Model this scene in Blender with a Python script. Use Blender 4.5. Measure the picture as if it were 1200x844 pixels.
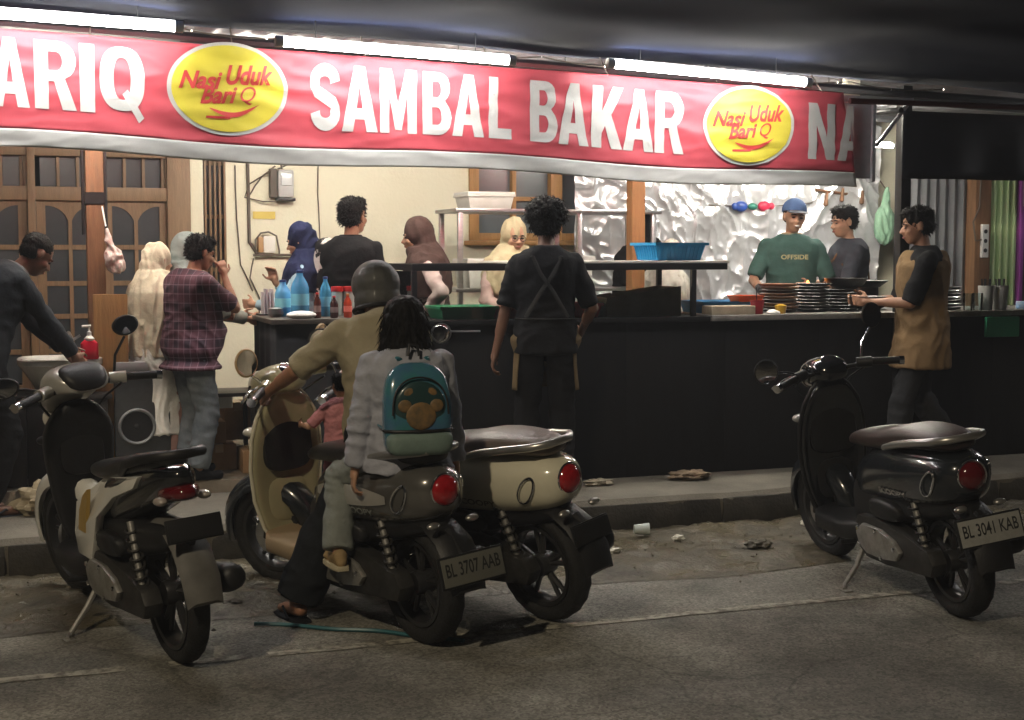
import bpy, bmesh, math, random
import numpy as np
from mathutils import Vector, Matrix, noise
for o in list(bpy.data.objects): bpy.data.objects.remove(o)
R = math.radians
random.seed(7)
scene = bpy.context.scene
C = scene.collection

# ---------------------------------------------------------------- camera
cam_d = bpy.data.cameras.new('camera'); cam = bpy.data.objects.new('camera', cam_d); C.objects.link(cam)
cam_d.sensor_width = 36.0; cam_d.lens = 49.5; cam_d.clip_end = 500; cam_d.clip_start = 0.05
cam.location = (0, 0, 1.65); cam.rotation_euler = (R(90 - 4.40), 0, R(-20))
scene.camera = cam
# ---------------------------------------------------------------- night sky
world = bpy.data.worlds.new('World'); scene.world = world; world.use_nodes = True
wn = world.node_tree.nodes; wl = world.node_tree.links
bg = wn['Background']; sky = wn.new('ShaderNodeTexSky'); sky.sky_type = 'NISHITA'; sky.sun_disc = False
sky.sun_elevation = R(-4); sky.sun_rotation = R(200); sky.air_density = 1.5; sky.dust_density = 3
wl.new(sky.outputs[0], bg.inputs[0]); bg.inputs[1].default_value = 0.10
# ---------------------------------------------------------------- exposure
scene.view_settings.view_transform = 'Standard'; scene.view_settings.look = 'None'
scene.view_settings.gamma = 1.0; scene.view_settings.exposure = 0.55; scene.view_settings.use_curve_mapping = False
scene.render.engine = 'CYCLES'
scene.cycles.use_denoising = True
scene.cycles.max_bounces = 6; scene.cycles.sample_clamp_indirect = 4.0
scene.cycles.caustics_reflective = False; scene.cycles.caustics_refractive = False
TUBE_L = 54.0          # radiance of the fluorescent tubes
INNER_L = 185.0
STREET_W = 1250.0       # street lamp behind the photographer
HAZE_D = 0.0045
CAM = cam.location.copy()

# ================================================================ materials
def mat(name, col, rough=0.6, metal=0.0, nscale=0.0, namt=0.25, bump=0.0, bscale=60.0, coat=0.0, spec=0.5,
        trans=0.0, ior=1.45, emit=0.0, alpha=1.0, col2=None, stretch=(1, 1, 1), rvar=0.0):
    m = bpy.data.materials.new(name); m.use_nodes = True
    N = m.node_tree.nodes; L = m.node_tree.links; b = N['Principled BSDF']
    b.inputs['Base Color'].default_value = (*col, 1); b.inputs['Roughness'].default_value = rough
    b.inputs['Metallic'].default_value = metal; b.inputs['Specular IOR Level'].default_value = spec
    b.inputs['Coat Weight'].default_value = coat; b.inputs['Coat Roughness'].default_value = 0.08
    b.inputs['Transmission Weight'].default_value = trans; b.inputs['IOR'].default_value = ior
    b.inputs['Alpha'].default_value = alpha
    if emit: b.inputs['Emission Color'].default_value = (*col, 1); b.inputs['Emission Strength'].default_value = emit
    if nscale or bump:
        tc = N.new('ShaderNodeTexCoord'); mp = N.new('ShaderNodeMapping'); mp.inputs['Scale'].default_value = stretch
        L.new(tc.outputs['Object'], mp.inputs[0])
    if nscale:
        n = N.new('ShaderNodeTexNoise'); n.inputs['Scale'].default_value = nscale; n.inputs['Detail'].default_value = 6
        n.inputs['Roughness'].default_value = 0.65
        L.new(mp.outputs[0], n.inputs['Vector'])
        r = N.new('ShaderNodeMapRange'); r.inputs[1].default_value = 0.3; r.inputs[2].default_value = 0.7
        L.new(n.outputs['Fac'], r.inputs[0])
        mx = N.new('ShaderNodeMix'); mx.data_type = 'RGBA'
        c2 = col2 if col2 else tuple(c * (1 - namt) for c in col)
        c1 = col if col2 else tuple(min(1, c * (1 + namt * 0.5)) for c in col)
        mx.inputs[6].default_value = (*c1, 1); mx.inputs[7].default_value = (*c2, 1)
        L.new(r.outputs[0], mx.inputs[0]); L.new(mx.outputs[2], b.inputs['Base Color'])
        if rvar:
            rr = N.new('ShaderNodeMapRange'); rr.inputs[3].default_value = max(0.02, rough - rvar); rr.inputs[4].default_value = min(1, rough + rvar)
            L.new(r.outputs[0], rr.inputs[0]); L.new(rr.outputs[0], b.inputs['Roughness'])
    if bump:
        n2 = N.new('ShaderNodeTexNoise'); n2.inputs['Scale'].default_value = bscale; n2.inputs['Detail'].default_value = 5
        L.new(mp.outputs[0], n2.inputs['Vector'])
        bp = N.new('ShaderNodeBump'); bp.inputs['Strength'].default_value = bump; bp.inputs['Distance'].default_value = 0.01
        L.new(n2.outputs['Fac'], bp.inputs['Height']); L.new(bp.outputs[0], b.inputs['Normal'])
    return m

def plaid(name, base, light, line):
    m = mat(name, base, 0.85); N = m.node_tree.nodes; L = m.node_tree.links; b = N['Principled BSDF']
    tc = N.new('ShaderNodeTexCoord'); sx = N.new('ShaderNodeSeparateXYZ'); L.new(tc.outputs['Object'], sx.inputs[0])
    ad = N.new('ShaderNodeMath'); ad.operation = 'ADD'; L.new(sx.outputs[0], ad.inputs[0]); L.new(sx.outputs[1], ad.inputs[1])
    def stripe(src, f, w, ph=0.0):
        a = N.new('ShaderNodeMath'); a.operation = 'MULTIPLY_ADD'; a.inputs[1].default_value = f; a.inputs[2].default_value = ph + 50; L.new(src, a.inputs[0])
        q = N.new('ShaderNodeMath'); q.operation = 'FRACT'; L.new(a.outputs[0], q.inputs[0])
        c = N.new('ShaderNodeMath'); c.operation = 'LESS_THAN'; c.inputs[1].default_value = w; L.new(q.outputs[0], c.inputs[0]); return c.outputs[0]
    def mixc(fac, a, bcol, k):
        f = N.new('ShaderNodeMath'); f.operation = 'MULTIPLY'; f.inputs[1].default_value = k; L.new(fac, f.inputs[0])
        mx = N.new('ShaderNodeMix'); mx.data_type = 'RGBA'; L.new(f.outputs[0], mx.inputs[0])
        if isinstance(a, tuple): mx.inputs[6].default_value = (*a, 1)
        else: L.new(a, mx.inputs[6])
        mx.inputs[7].default_value = (*bcol, 1); return mx.outputs[2]
    c = mixc(stripe(ad.outputs[0], 8, .5), base, light, .55)
    c = mixc(stripe(sx.outputs[2], 8, .5), c, light, .5)
    c = mixc(stripe(ad.outputs[0], 16, .12, .2), c, line, .55)
    c = mixc(stripe(sx.outputs[2], 16, .12, .2), c, line, .55)
    L.new(c, b.inputs['Base Color']); return m

def glass(name, col=(.9, .95, .95), rough=0.03, alpha=0.16):
    m = bpy.data.materials.new(name); m.use_nodes = True
    N = m.node_tree.nodes; L = m.node_tree.links; N.remove(N['Principled BSDF']); out = N['Material Output']
    t = N.new('ShaderNodeBsdfTransparent'); t.inputs[0].default_value = (*col, 1)
    g = N.new('ShaderNodeBsdfGlossy'); g.inputs['Roughness'].default_value = rough
    fr = N.new('ShaderNodeFresnel'); fr.inputs[0].default_value = 1.45
    ad = N.new('ShaderNodeMath'); ad.operation = 'ADD'; ad.inputs[1].default_value = alpha * 0.3; ad.use_clamp = True
    L.new(fr.outputs[0], ad.inputs[0])
    mx = N.new('ShaderNodeMixShader'); L.new(ad.outputs[0], mx.inputs[0]); L.new(t.outputs[0], mx.inputs[1]); L.new(g.outputs[0], mx.inputs[2])
    L.new(mx.outputs[0], out.inputs[0]); return m

# ================================================================ mesh helpers
def V(*a): return Vector(a)
def thing(name, label, cat, loc=(0, 0, 0), rz=0.0, group=None, lean=0.0):
    o = bpy.data.objects.new(name, None); C.objects.link(o); o.empty_display_size = 0.1
    o.location = loc; o.rotation_euler = (0, lean, rz); o['label'] = label; o['category'] = cat
    if group: o['group'] = group
    return o
def tag(o, label, cat, group=None):
    o['label'] = label; o['category'] = cat
    if group: o['group'] = group
    return o
def link(name, me, m, parent=None, world=False, kind=None):
    o = bpy.data.objects.new(name, me); C.objects.link(o)
    me.materials.clear(); me.materials.append(m)
    if parent is not None:
        o.parent = parent
        if world:
            off = parent.location.copy(); p = parent
            while p.parent is not None: p = p.parent; off += p.location
            me.transform(Matrix.Translation(-off))
    if kind: o['kind'] = kind
    return o

class MB:
    def __init__(s): s.v = []; s.f = []
    def add(s, v, f):
        k = len(s.v); s.v += [tuple(p) for p in v]; s.f += [tuple(i + k for i in q) for q in f]; return s
    def box(s, x0, x1, y0, y1, z0, z1, mtx=None):
        v = [V(x, y, z) for z in (z0, z1) for y in (y0, y1) for x in (x0, x1)]
        if mtx: v = [mtx @ p for p in v]
        return s.add(v, [(0, 2, 3, 1), (4, 5, 7, 6), (0, 1, 5, 4), (2, 6, 7, 3), (0, 4, 6, 2), (1, 3, 7, 5)])
    def rings(s, rs, closed=False, cap=True):
        n = len(rs[0]); v = [p for r in rs for p in r]; f = []
        m = len(rs)
        for i in range(m if closed else m - 1):
            a = i * n; b = ((i + 1) % m) * n
            for j in range(n):
                k = (j + 1) % n; f.append((a + j, a + k, b + k, b + j))
        if cap and not closed:
            f.append(tuple(range(n - 1, -1, -1))); f.append(tuple((m - 1) * n + j for j in range(n)))
        return s.add(v, f)
    def tube(s, pts, r, n=10, closed=False, sq=1.0):
        pts = [Vector(p) for p in pts]; m = len(pts)
        rr = r if isinstance(r, (list, tuple)) else [r] * m
        rs = []; up = None
        for i, p in enumerate(pts):
            if closed: t = pts[(i + 1) % m] - pts[i - 1]
            else: t = pts[min(i + 1, m - 1)] - pts[max(i - 1, 0)]
            t.normalize()
            if up is None:
                up = V(0, 0, 1) if abs(t.z) < 0.9 else V(0, 1, 0)
            a = t.cross(up).normalized(); b = a.cross(t).normalized(); up = b
            rs.append([p + a * (math.cos(2 * math.pi * j / n) * rr[i]) + b * (math.sin(2 * math.pi * j / n) * rr[i] * sq) for j in range(n)])
        return s.rings(rs, closed)
    def capsule(s, p0, p1, r0, r1, n=12, flat=False):
        p0 = Vector(p0); p1 = Vector(p1); t = (p1 - p0).normalized()
        up = V(0, 0, 1) if abs(t.z) < 0.9 else V(0, 1, 0)
        a = t.cross(up).normalized(); b = t.cross(a).normalized(); rs = []
        def ring(c, r): rs.append([c + (a * math.cos(2 * math.pi * j / n) + b * math.sin(2 * math.pi * j / n)) * r for j in range(n)])
        if flat: ring(p0, r0); ring(p1, r1)
        else:
            for k in (-85, -55, -25): ring(p0 + t * r0 * math.sin(R(k)), r0 * math.cos(R(k)))
            for k in (25, 55, 85): ring(p1 + t * r1 * math.sin(R(k)), r1 * math.cos(R(k)))
        return s.rings(rs)
    def ellip(s, c, r, nu=16, nv=10, mtx=None):
        c = Vector(c); rs = []
        for i in range(nv + 1):
            t = math.pi * (0.02 + 0.96 * i / nv) - math.pi / 2
            ring = []
            for j in range(nu):
                a = 2 * math.pi * j / nu
                p = V(r[0] * math.cos(t) * math.cos(a), r[1] * math.cos(t) * math.sin(a), r[2] * math.sin(t))
                ring.append(c + (mtx @ p if mtx else p))
            rs.append(ring)
        return s.rings(rs)
    def lathe(s, prof, n=20, mtx=None, cap=True):
        rs = []
        for r, z in prof:
            q = [V(r * math.cos(2 * math.pi * j / n), r * math.sin(2 * math.pi * j / n), z) for j in range(n)]
            rs.append([mtx @ p for p in q] if mtx else q)
        return s.rings(rs, cap=cap)
    def torus(s, c, Rr, r, axis='x', n=32, k=10, a0=0, a1=360, sq=1.0):
        pts = []
        full = abs(a1 - a0) >= 360
        for i in range(n if full else n + 1):
            a = R(a0 + (a1 - a0) * i / n)
            u, w = Rr * math.cos(a), Rr * math.sin(a)
            pts.append(Vector(c) + {'x': V(0, u, w), 'y': V(u, 0, w), 'z': V(u, w, 0)}[axis])
        return s.tube(pts, r, k, closed=full)
    def sweep_y(s, secs, n=20):
        """loft along Y: (y, zc, half width, half height, exponent, xc)"""
        rs = []
        for q in secs:
            y, zc, hw, hz = q[:4]; e = q[4] if len(q) > 4 else 2.6; xc = q[5] if len(q) > 5 else 0
            rs.append([V(xc + hw * sgn_pow(math.cos(2 * math.pi * j / n), 2 / e), y, zc + hz * sgn_pow(math.sin(2 * math.pi * j / n), 2 / e)) for j in range(n)])
        return s.rings(rs)
    def sweep_z(s, secs, n=24, curl=0.0):
        rs = []
        for q in secs:
            z, yc, hw, hy = q[:4]; e = q[4] if len(q) > 4 else 2.6; xc = q[5] if len(q) > 5 else 0
            ring = []
            for j in range(n):
                c_, s_ = math.cos(2 * math.pi * j / n), math.sin(2 * math.pi * j / n)
                x = hw * sgn_pow(c_, 2 / e); ring.append(V(xc + x, yc + hy * sgn_pow(s_, 2 / e) - curl * (x / max(hw, .01)) ** 2 * hw, z))
            rs.append(ring)
        return s.rings(rs)
    def slab(s, outline, a, b, axis='x'):
        """outline of 2D points extruded between a and b along an axis"""
        n = len(outline)
        def P(u, w, t): return {'x': V(t, u, w), 'y': V(u, t, w), 'z': V(u, w, t)}[axis]
        v = [P(u, w, a) for u, w in outline] + [P(u, w, b) for u, w in outline]
        f = [tuple(range(n - 1, -1, -1)), tuple(range(n, 2 * n))]
        f += [(i, (i + 1) % n, n + (i + 1) % n, n + i) for i in range(n)]
        return s.add(v, f)
    def grid(s, fn, nu, nv):
        v = [fn(i / nu, j / nv) for j in range(nv + 1) for i in range(nu + 1)]; w = nu + 1
        return s.add(v, [(j * w + i, j * w + i + 1, (j + 1) * w + i + 1, (j + 1) * w + i) for j in range(nv) for i in range(nu)])
    def sheet(s, fn, nu, nv, th=0.004):
        """two-sided thin cloth: front grid and back grid joined round the rim"""
        a = len(s.v); s.grid(fn, nu, nv); w = nu + 1
        b = len(s.v)
        P = [Vector(p) for p in s.v[a:b]]
        nrm = []
        for j in range(nv + 1):
            for i in range(nu + 1):
                du = P[j * w + min(i + 1, nu)] - P[j * w + max(i - 1, 0)]; dv = P[min(j + 1, nv) * w + i] - P[max(j - 1, 0) * w + i]
                c = du.cross(dv); nrm.append(c.normalized() if c.length > 1e-9 else V(0, 0, 1))
        s.v += [tuple(p - q * th) for p, q in zip(P, nrm)]
        s.f += [(b + j * w + i, b + (j + 1) * w + i, b + (j + 1) * w + i + 1, b + j * w + i + 1) for j in range(nv) for i in range(nu)]
        rim = [i for i in range(w)] + [j * w + nu for j in range(1, nv + 1)] + [nv * w + i for i in range(nu - 1, -1, -1)] + [j * w for j in range(nv - 1, 0, -1)]
        for k in range(len(rim)):
            p, q = rim[k], rim[(k + 1) % len(rim)]; s.f.append((a + q, a + p, b + p, b + q))
        return s
    def mesh(s, bevel=0.0, seg=2):
        me = bpy.data.meshes.new('m'); me.from_pydata(s.v, [], s.f); me.validate()
        bm = bmesh.new(); bm.from_mesh(me); bmesh.ops.recalc_face_normals(bm, faces=bm.faces)
        if bevel:
            ed = [e for e in bm.edges if len(e.link_faces) == 2 and e.calc_face_angle(0) > R(35)]
            bmesh.ops.bevel(bm, geom=ed, offset=bevel, segments=seg, affect='EDGES', profile=0.6, clamp_overlap=True)
        bm.to_mesh(me); bm.free(); return me
    def build(s, name, m, parent=None, smooth=40, bevel=0.0, world=False, kind=None, subdiv=0):
        me = s.mesh(bevel)
        if subdiv: me = subdivide(me, subdiv)
        if smooth:
            me.shade_smooth()
            if smooth < 180: me.set_sharp_from_angle(angle=R(smooth))
        return link(name, me, m, parent, world, kind)
def sgn_pow(x, p): return math.copysign(abs(x) ** p, x)
def bake(o):
    dg = bpy.context.evaluated_depsgraph_get(); dg.update()
    me = bpy.data.meshes.new_from_object(o.evaluated_get(dg)); old = o.data
    bpy.data.objects.remove(o)
    if isinstance(old, bpy.types.Mesh): bpy.data.meshes.remove(old)
    return me
def subdivide(me, lv):
    o = bpy.data.objects.new('tmp', me); C.objects.link(o)
    md = o.modifiers.new('s', 'SUBSURF'); md.levels = lv; md.render_levels = lv
    return bake(o)
def remesh(mb, vox, smooth=6, wr=0.0, ws=(9, 9, 5), fine=0.0, seed=0.0):
    """one continuous skin round all the closed pieces collected in mb"""
    me = bpy.data.meshes.new('m'); me.from_pydata(mb.v, [], mb.f)
    bm = bmesh.new(); bm.from_mesh(me); bmesh.ops.recalc_face_normals(bm, faces=bm.faces); bm.to_mesh(me); bm.free()
    o = bpy.data.objects.new('tmp', me); C.objects.link(o)
    md = o.modifiers.new('r', 'REMESH'); md.mode = 'VOXEL'; md.voxel_size = vox
    if smooth:
        sm = o.modifiers.new('s', 'SMOOTH'); sm.factor = 0.5; sm.iterations = smooth
    me = bake(o)
    if wr or fine:
        n = len(me.vertices); co = np.empty(n * 3); me.vertices.foreach_get('co', co); co = co.reshape(-1, 3)
        nr = np.empty(n * 3); me.vertex_normals.foreach_get('vector', nr); nr = nr.reshape(-1, 3)
        d = np.zeros(n)
        for i in range(n):
            p = co[i]; w = noise.noise(V(p[0] * 2.2 + seed, p[1] * 2.2, p[2] * 2.2))
            q = V(p[0] * ws[0] + seed, p[1] * ws[1] + w * 1.5, p[2] * ws[2] + w * 2.0)
            a = noise.noise(q)
            d[i] = wr * (1.0 - 2.6 * abs(a)) + (fine * noise.noise(V(*(p * 60)) ) if fine else 0)
        co += nr * d[:, None]; me.vertices.foreach_set('co', co.ravel()); me.update()
    me.shade_smooth(); return me

def text_mesh(txt, offset=0.0, shear=0.0, res=4):
    cu = bpy.data.curves.new('t', 'FONT'); cu.body = txt; cu.offset = offset; cu.shear = shear; cu.resolution_u = res; cu.fill_mode = 'FRONT'
    o = bpy.data.objects.new('tmp', cu); C.objects.link(o); me = bake(o); bpy.data.curves.remove(cu)
    n = len(me.vertices); co = np.empty(n * 3); me.vertices.foreach_get('co', co); co = co.reshape(-1, 3)
    mn = co.min(0); mx = co.max(0); co[:, :2] = (co[:, :2] - mn[:2]) / (mx[:2] - mn[:2]); co[:, 2] = 0
    me.vertices.foreach_set('co', co.ravel()); return me
def map_mesh(me, fn, cuts=0, cutv=0, clip=None):
    """cut a flat unit mesh into cells and bend it onto a surface"""
    bm = bmesh.new(); bm.from_mesh(me)
    for i in range(1, cuts):
        bmesh.ops.bisect_plane(bm, geom=bm.verts[:] + bm.edges[:] + bm.faces[:], plane_co=(i / cuts, 0, 0), plane_no=(1, 0, 0))
    for i in range(1, cutv):
        bmesh.ops.bisect_plane(bm, geom=bm.verts[:] + bm.edges[:] + bm.faces[:], plane_co=(0, i / cutv, 0), plane_no=(0, 1, 0))
    if clip is not None:
        bmesh.ops.bisect_plane(bm, geom=bm.verts[:] + bm.edges[:] + bm.faces[:], plane_co=(clip, 0, 0), plane_no=(1, 0, 0), clear_outer=True)
    for v in bm.verts: v.co = fn(v.co.x, v.co.y)
    bm.normal_update(); bm.to_mesh(me); bm.free(); return me

# ================================================================ shared materials
def asphalt():
    m = mat('asphalt', (.205, .196, .168), .9, nscale=1.6, namt=.4, bump=.55, bscale=150)
    N = m.node_tree.nodes; L = m.node_tree.links; b = N['Principled BSDF']
    src = b.inputs['Base Color'].links[0].from_socket
    tc = N.new('ShaderNodeTexCoord'); v = N.new('ShaderNodeTexVoronoi'); v.inputs['Scale'].default_value = 95
    L.new(tc.outputs['Object'], v.inputs['Vector'])
    r = N.new('ShaderNodeMapRange'); r.inputs[1].default_value = 0.0; r.inputs[2].default_value = 1.0; r.inputs[3].default_value = .55; r.inputs[4].default_value = 1.75
    L.new(v.outputs['Color'], r.inputs[0])
    mx = N.new('ShaderNodeMix'); mx.data_type = 'RGBA'; mx.blend_type = 'MULTIPLY'; mx.inputs[0].default_value = 1
    L.new(src, mx.inputs[6]); L.new(r.outputs[0], mx.inputs[7]); L.new(mx.outputs[2], b.inputs['Base Color'])
    n = N.new('ShaderNodeTexNoise'); n.inputs['Scale'].default_value = .9; n.inputs['Detail'].default_value = 4; L.new(tc.outputs['Object'], n.inputs['Vector'])
    def mul(fac):
        s_ = b.inputs['Base Color'].links[0].from_socket; m_ = N.new('ShaderNodeMix'); m_.data_type = 'RGBA'; m_.blend_type = 'MULTIPLY'; m_.inputs[0].default_value = 1
        L.new(s_, m_.inputs[6]); L.new(fac, m_.inputs[7]); L.new(m_.outputs[2], b.inputs['Base Color'])
    n5 = N.new('ShaderNodeTexNoise'); n5.inputs['Scale'].default_value = .75; n5.inputs['Detail'].default_value = 7; n5.inputs['Roughness'].default_value = .7; L.new(tc.outputs['Object'], n5.inputs['Vector'])
    r5 = N.new('ShaderNodeMapRange'); r5.inputs[1].default_value = .38; r5.inputs[2].default_value = .62; r5.inputs[3].default_value = .55; r5.inputs[4].default_value = 1.25; L.new(n5.outputs['Fac'], r5.inputs[0]); mul(r5.outputs[0])
    n6 = N.new('ShaderNodeTexNoise'); n6.inputs['Scale'].default_value = 3; n6.inputs['Detail'].default_value = 3; L.new(tc.outputs['Object'], n6.inputs['Vector'])
    va_ = N.new('ShaderNodeVectorMath'); va_.operation = 'MULTIPLY_ADD'; va_.inputs[1].default_value = (.35, .35, .35); L.new(n6.outputs['Color'], va_.inputs[0]); L.new(tc.outputs['Object'], va_.inputs[2])
    vc = N.new('ShaderNodeTexVoronoi'); vc.feature = 'DISTANCE_TO_EDGE'; vc.inputs['Scale'].default_value = .8; L.new(va_.outputs[0], vc.inputs['Vector'])
    rc_ = N.new('ShaderNodeMapRange'); rc_.inputs[1].default_value = .002; rc_.inputs[2].default_value = .009; rc_.inputs[3].default_value = .68; rc_.inputs[4].default_value = 1; L.new(vc.outputs['Distance'], rc_.inputs[0]); mul(rc_.outputs[0])
    q = N.new('ShaderNodeMapRange'); q.inputs[1].default_value = .35; q.inputs[2].default_value = .65; q.inputs[3].default_value = .62; q.inputs[4].default_value = .92
    L.new(n.outputs['Fac'], q.inputs[0]); L.new(q.outputs[0], b.inputs['Roughness'])
    return m
def worn_paint():
    m = mat('worn road paint', (.42, .40, .33), .8, nscale=18, col2=(.15, .14, .115), bump=.4, bscale=150)
    for n in m.node_tree.nodes:
        if n.type == 'MAP_RANGE': n.inputs[1].default_value = .42; n.inputs[2].default_value = .60
    return m
def wood(name, c1, c2, rough=.6, st=(14, 14, 1.2), sc=3.0, bump=.25):
    return mat(name, c1, rough, nscale=sc, col2=c2, bump=bump, bscale=18, stretch=st)
ASPH = asphalt(); PAINT = worn_paint()
MUD = mat('wet mud', (.135, .115, .074), .45, nscale=3.2, col2=(.032, .028, .021), bump=1.0, bscale=38, rvar=.35)
CONC = mat('dirty concrete', (.17, .155, .125), .9, nscale=2.5, col2=(.075, .066, .052), bump=.5, bscale=70)
KERBF = mat('dark kerb concrete', (.055, .05, .041), .9, nscale=5, col2=(.018, .016, .013), bump=.7, bscale=55)
TILE = mat('raised floor concrete', (.20, .165, .12), .85, nscale=4, col2=(.11, .09, .065), bump=.3, bscale=60)
CREAM = mat('cream plaster', (.80, .77, .615), .85, nscale=1.6, col2=(.73, .695, .54), bump=.2, bscale=35)
DOORW = wood('brown varnished door wood', (.24, .15, .075), (.165, .10, .05), .5)
WINW = wood('orange window wood', (.42, .22, .07), (.30, .15, .045), .5)
POSTW = wood('raw post wood', (.22, .105, .05), (.12, .06, .03), .7)
BOARDW = wood('ply board', (.30, .165, .06), (.21, .11, .04), .65)
PANE = mat('dark window glass', (.045, .052, .058), .3, nscale=1.5, namt=.3, spec=.35)
RED = mat('red banner vinyl', (.53, .075, .095), .5, nscale=1.2, namt=.12)
WHITE = mat('white banner vinyl', (.53, .52, .485), .5, nscale=2.5, namt=.14)
YEL = mat('yellow banner print', (.62, .52, .05), .5, nscale=1.2, namt=.12)
REDP = mat('red script print', (.55, .05, .045), .5)
TARP = mat('dark awning tarpaulin', (.0055, .0075, .016), .95, nscale=2, namt=.25, spec=.02)
NAVY = mat('navy awning valance', (.012, .013, .022), .7, nscale=4, namt=.3)
BLACKC = mat('black counter cladding', (.0028, .0028, .0031), .8, nscale=7, col2=(.008, .0078, .0075), bump=.35, bscale=9, rvar=.2, spec=.25, stretch=(1, 1, .22))
BLACKM = mat('black painted metal', (.012, .012, .013), .4, nscale=20, namt=.3)
TOPG = mat('worn grey counter top', (.26, .245, .22), .5, nscale=12, namt=.4)
STEEL = mat('brushed steel', (.55, .56, .58), .3, 1.0, nscale=8, namt=.2, stretch=(1, 1, 12))
FOIL = mat('crumpled silver foil', (.82, .83, .86), .30, .6, nscale=6, namt=.12)
WPLAST = mat('white plastic', (.72, .72, .69), .4)
TUBE = mat('fluorescent tube', (1.0, .97, .95), .5, emit=TUBE_L)
TUBEI = mat('inner fluorescent tube', (1.0, .93, .80), .5, emit=INNER_L)
CLEAR = glass('clear plastic film'); CASEG = glass('case glass', (.95, .98, .97), .02, .1)
GREYM = mat('grey sheet metal', (.20, .21, .22), .5, .4, nscale=3, namt=.3)

# ================================================================ ground
def struct(o): o['kind'] = 'structure'; return o
def rd(u, v):
    x = -40 + 80 * u; y = -30 + 45 * v; return V(x, y, 0)
struct(MB().grid(rd, 40, 24).build('road', ASPH))
def mudf(u, v):
    x = -6 + 17 * u; y = 6.30 + 1.09 * v + .10 * noise.noise(V(x * 1.3, 0, 3)) * (1 - v)
    e = min(1, v * 4); h = .006 + e * (.022 + .022 * noise.noise(V(x * 2.3, y * 2.3, 1)) + .018 * noise.noise(V(x * 8, y * 8, 5)) + .010 * noise.noise(V(x * 24, y * 24, 5)))
    if v > .8: h += (v - .8) * .12
    return V(x, y, max(.004, h) if v > 0 else .003)
struct(MB().grid(mudf, 520, 44).build('gutter', MUD, smooth=180))
for k, (a, b) in enumerate(((-3.0, .43), (.60, .90), (1.0, 1.45), (1.50, 2.28), (2.33, 4.62), (4.64, 9.0))):
    def lf(u, v, a=a, b=b):
        x = a + (b - a) * u
        return V(x, 5.632 + .066 * v + .012 * noise.noise(V(x * 5, v * 4, k)), .004)
    struct(MB().grid(lf, 40, 1).build('road_marking', PAINT))
gv = MB(); rg = random.Random(11)
for i in range(900):
    x = rg.uniform(-.6, 6.2); y = 7.34 - abs(rg.gauss(0, .42)); r_ = rg.uniform(.004, .013) * (1.6 if rg.random() < .06 else 1)
    if y < 5.9: continue
    c_ = V(x, y, .03 if y > 6.5 else .004); n_ = [c_ + V(r_ * rg.uniform(.7, 1.2), 0, 0), c_ + V(0, r_ * rg.uniform(.7, 1.2), 0), c_ + V(-r_ * rg.uniform(.7, 1.2), 0, 0), c_ + V(0, -r_ * rg.uniform(.7, 1.2), 0), c_ + V(0, 0, r_ * .7), c_ + V(0, 0, -r_ * .7)]
    gv.add(n_, [(0, 1, 4), (1, 2, 4), (2, 3, 4), (3, 0, 4), (1, 0, 5), (2, 1, 5), (3, 2, 5), (0, 3, 5)])
gvo = gv.build('gravel', mat('loose gravel', (.20, .18, .14), .9, nscale=25, col2=(.07, .06, .05)), smooth=0, kind='stuff'); gvo['label'] = 'loose grit and pebbles strewn along the gutter'
rs = []
NS = 260
for i in range(NS + 1):
    x = -6 + 17 * i / NS
    a = .018 * noise.noise(V(x * 1.7, 0, 0)) + .008 * noise.noise(V(x * 9, 0, 0)); b = .012 * noise.noise(V(x * 2.3, 9, 0)); c = .008 * noise.noise(V(x * 14, 4, 2))
    rs.append([V(x, 7.36 + a, -.05), V(x, 7.36 + a + c, .06), V(x, 7.35 + a, .14 + b), V(x, 7.355 + a + c, .19 + b), V(x, 7.385 + a, .22 + b * .6), V(x, 7.6, .222 + b * .3), V(x, 8.0, .223), V(x, 8.45, .224), V(x, 8.45, -.05)])
struct(MB().rings(rs).build('pavement', CONC, smooth=30))
struct(MB().box(-6, 11, 8.37, 14, -.02, .30).build('raised_floor', TILE, bevel=.012))
# chipped kerb face pieces, coloured darker than the pavement
for k in range(17):
    x0 = -6 + k * 1.0
    struct(MB().slab([(7.338, -.02), (7.362, -.02), (7.372, .13), (7.378, .195), (7.352, .19), (7.335, .12)], x0 + .008, x0 + .992).build('kerb_stone', KERBF, bevel=.008))

# ================================================================ house behind
house = thing('house', 'cream plastered house front with brown glazed wooden doors behind the stall', 'house', (0, 10.8, .30))
def hb(name, m, parent=house, bevel=0.0, **k):
    def f(mb): return mb.build(name, m, parent, bevel=bevel, world=True, **k)
    return f
w = MB()
for x0, x1, z0, z1 in ((1.36, 1.46, .3, 3.1), (1.46, 1.63, .3, 1.32), (1.46, 1.63, 2.62, 3.1), (1.63, 3.56, .3, 3.1), (3.56, 4.78, .3, 1.74), (3.56, 4.78, 2.62, 3.1), (4.78, 10.5, .3, 3.1), (-6, 1.36, 2.86, 3.1)):
    w.box(x0, x1, 10.8, 10.95, z0, z1)
wl_ = w.build('wall', CREAM, house, world=True)
MB().box(-6, 10.5, 10.74, 10.7995, .3, .42).build('plinth', CONC, house, world=True, bevel=.006)
# vertical slat vent
for k in range(5):
    x = 1.468 + k * .036
    MB().box(x, x + .016, 10.79, 10.83, 1.32, 2.62).build('slat', DOORW, house, world=True, bevel=.002)
for z in (1.5, 1.9, 2.3): MB().box(1.462, 1.628, 10.835, 10.85, z, z + .03).build('vent_rail', DOORW, house, world=True)
MB().box(1.46, 1.63, 10.90, 10.94, 1.32, 2.62).build('vent_backing', PANE, house, world=True)
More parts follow.
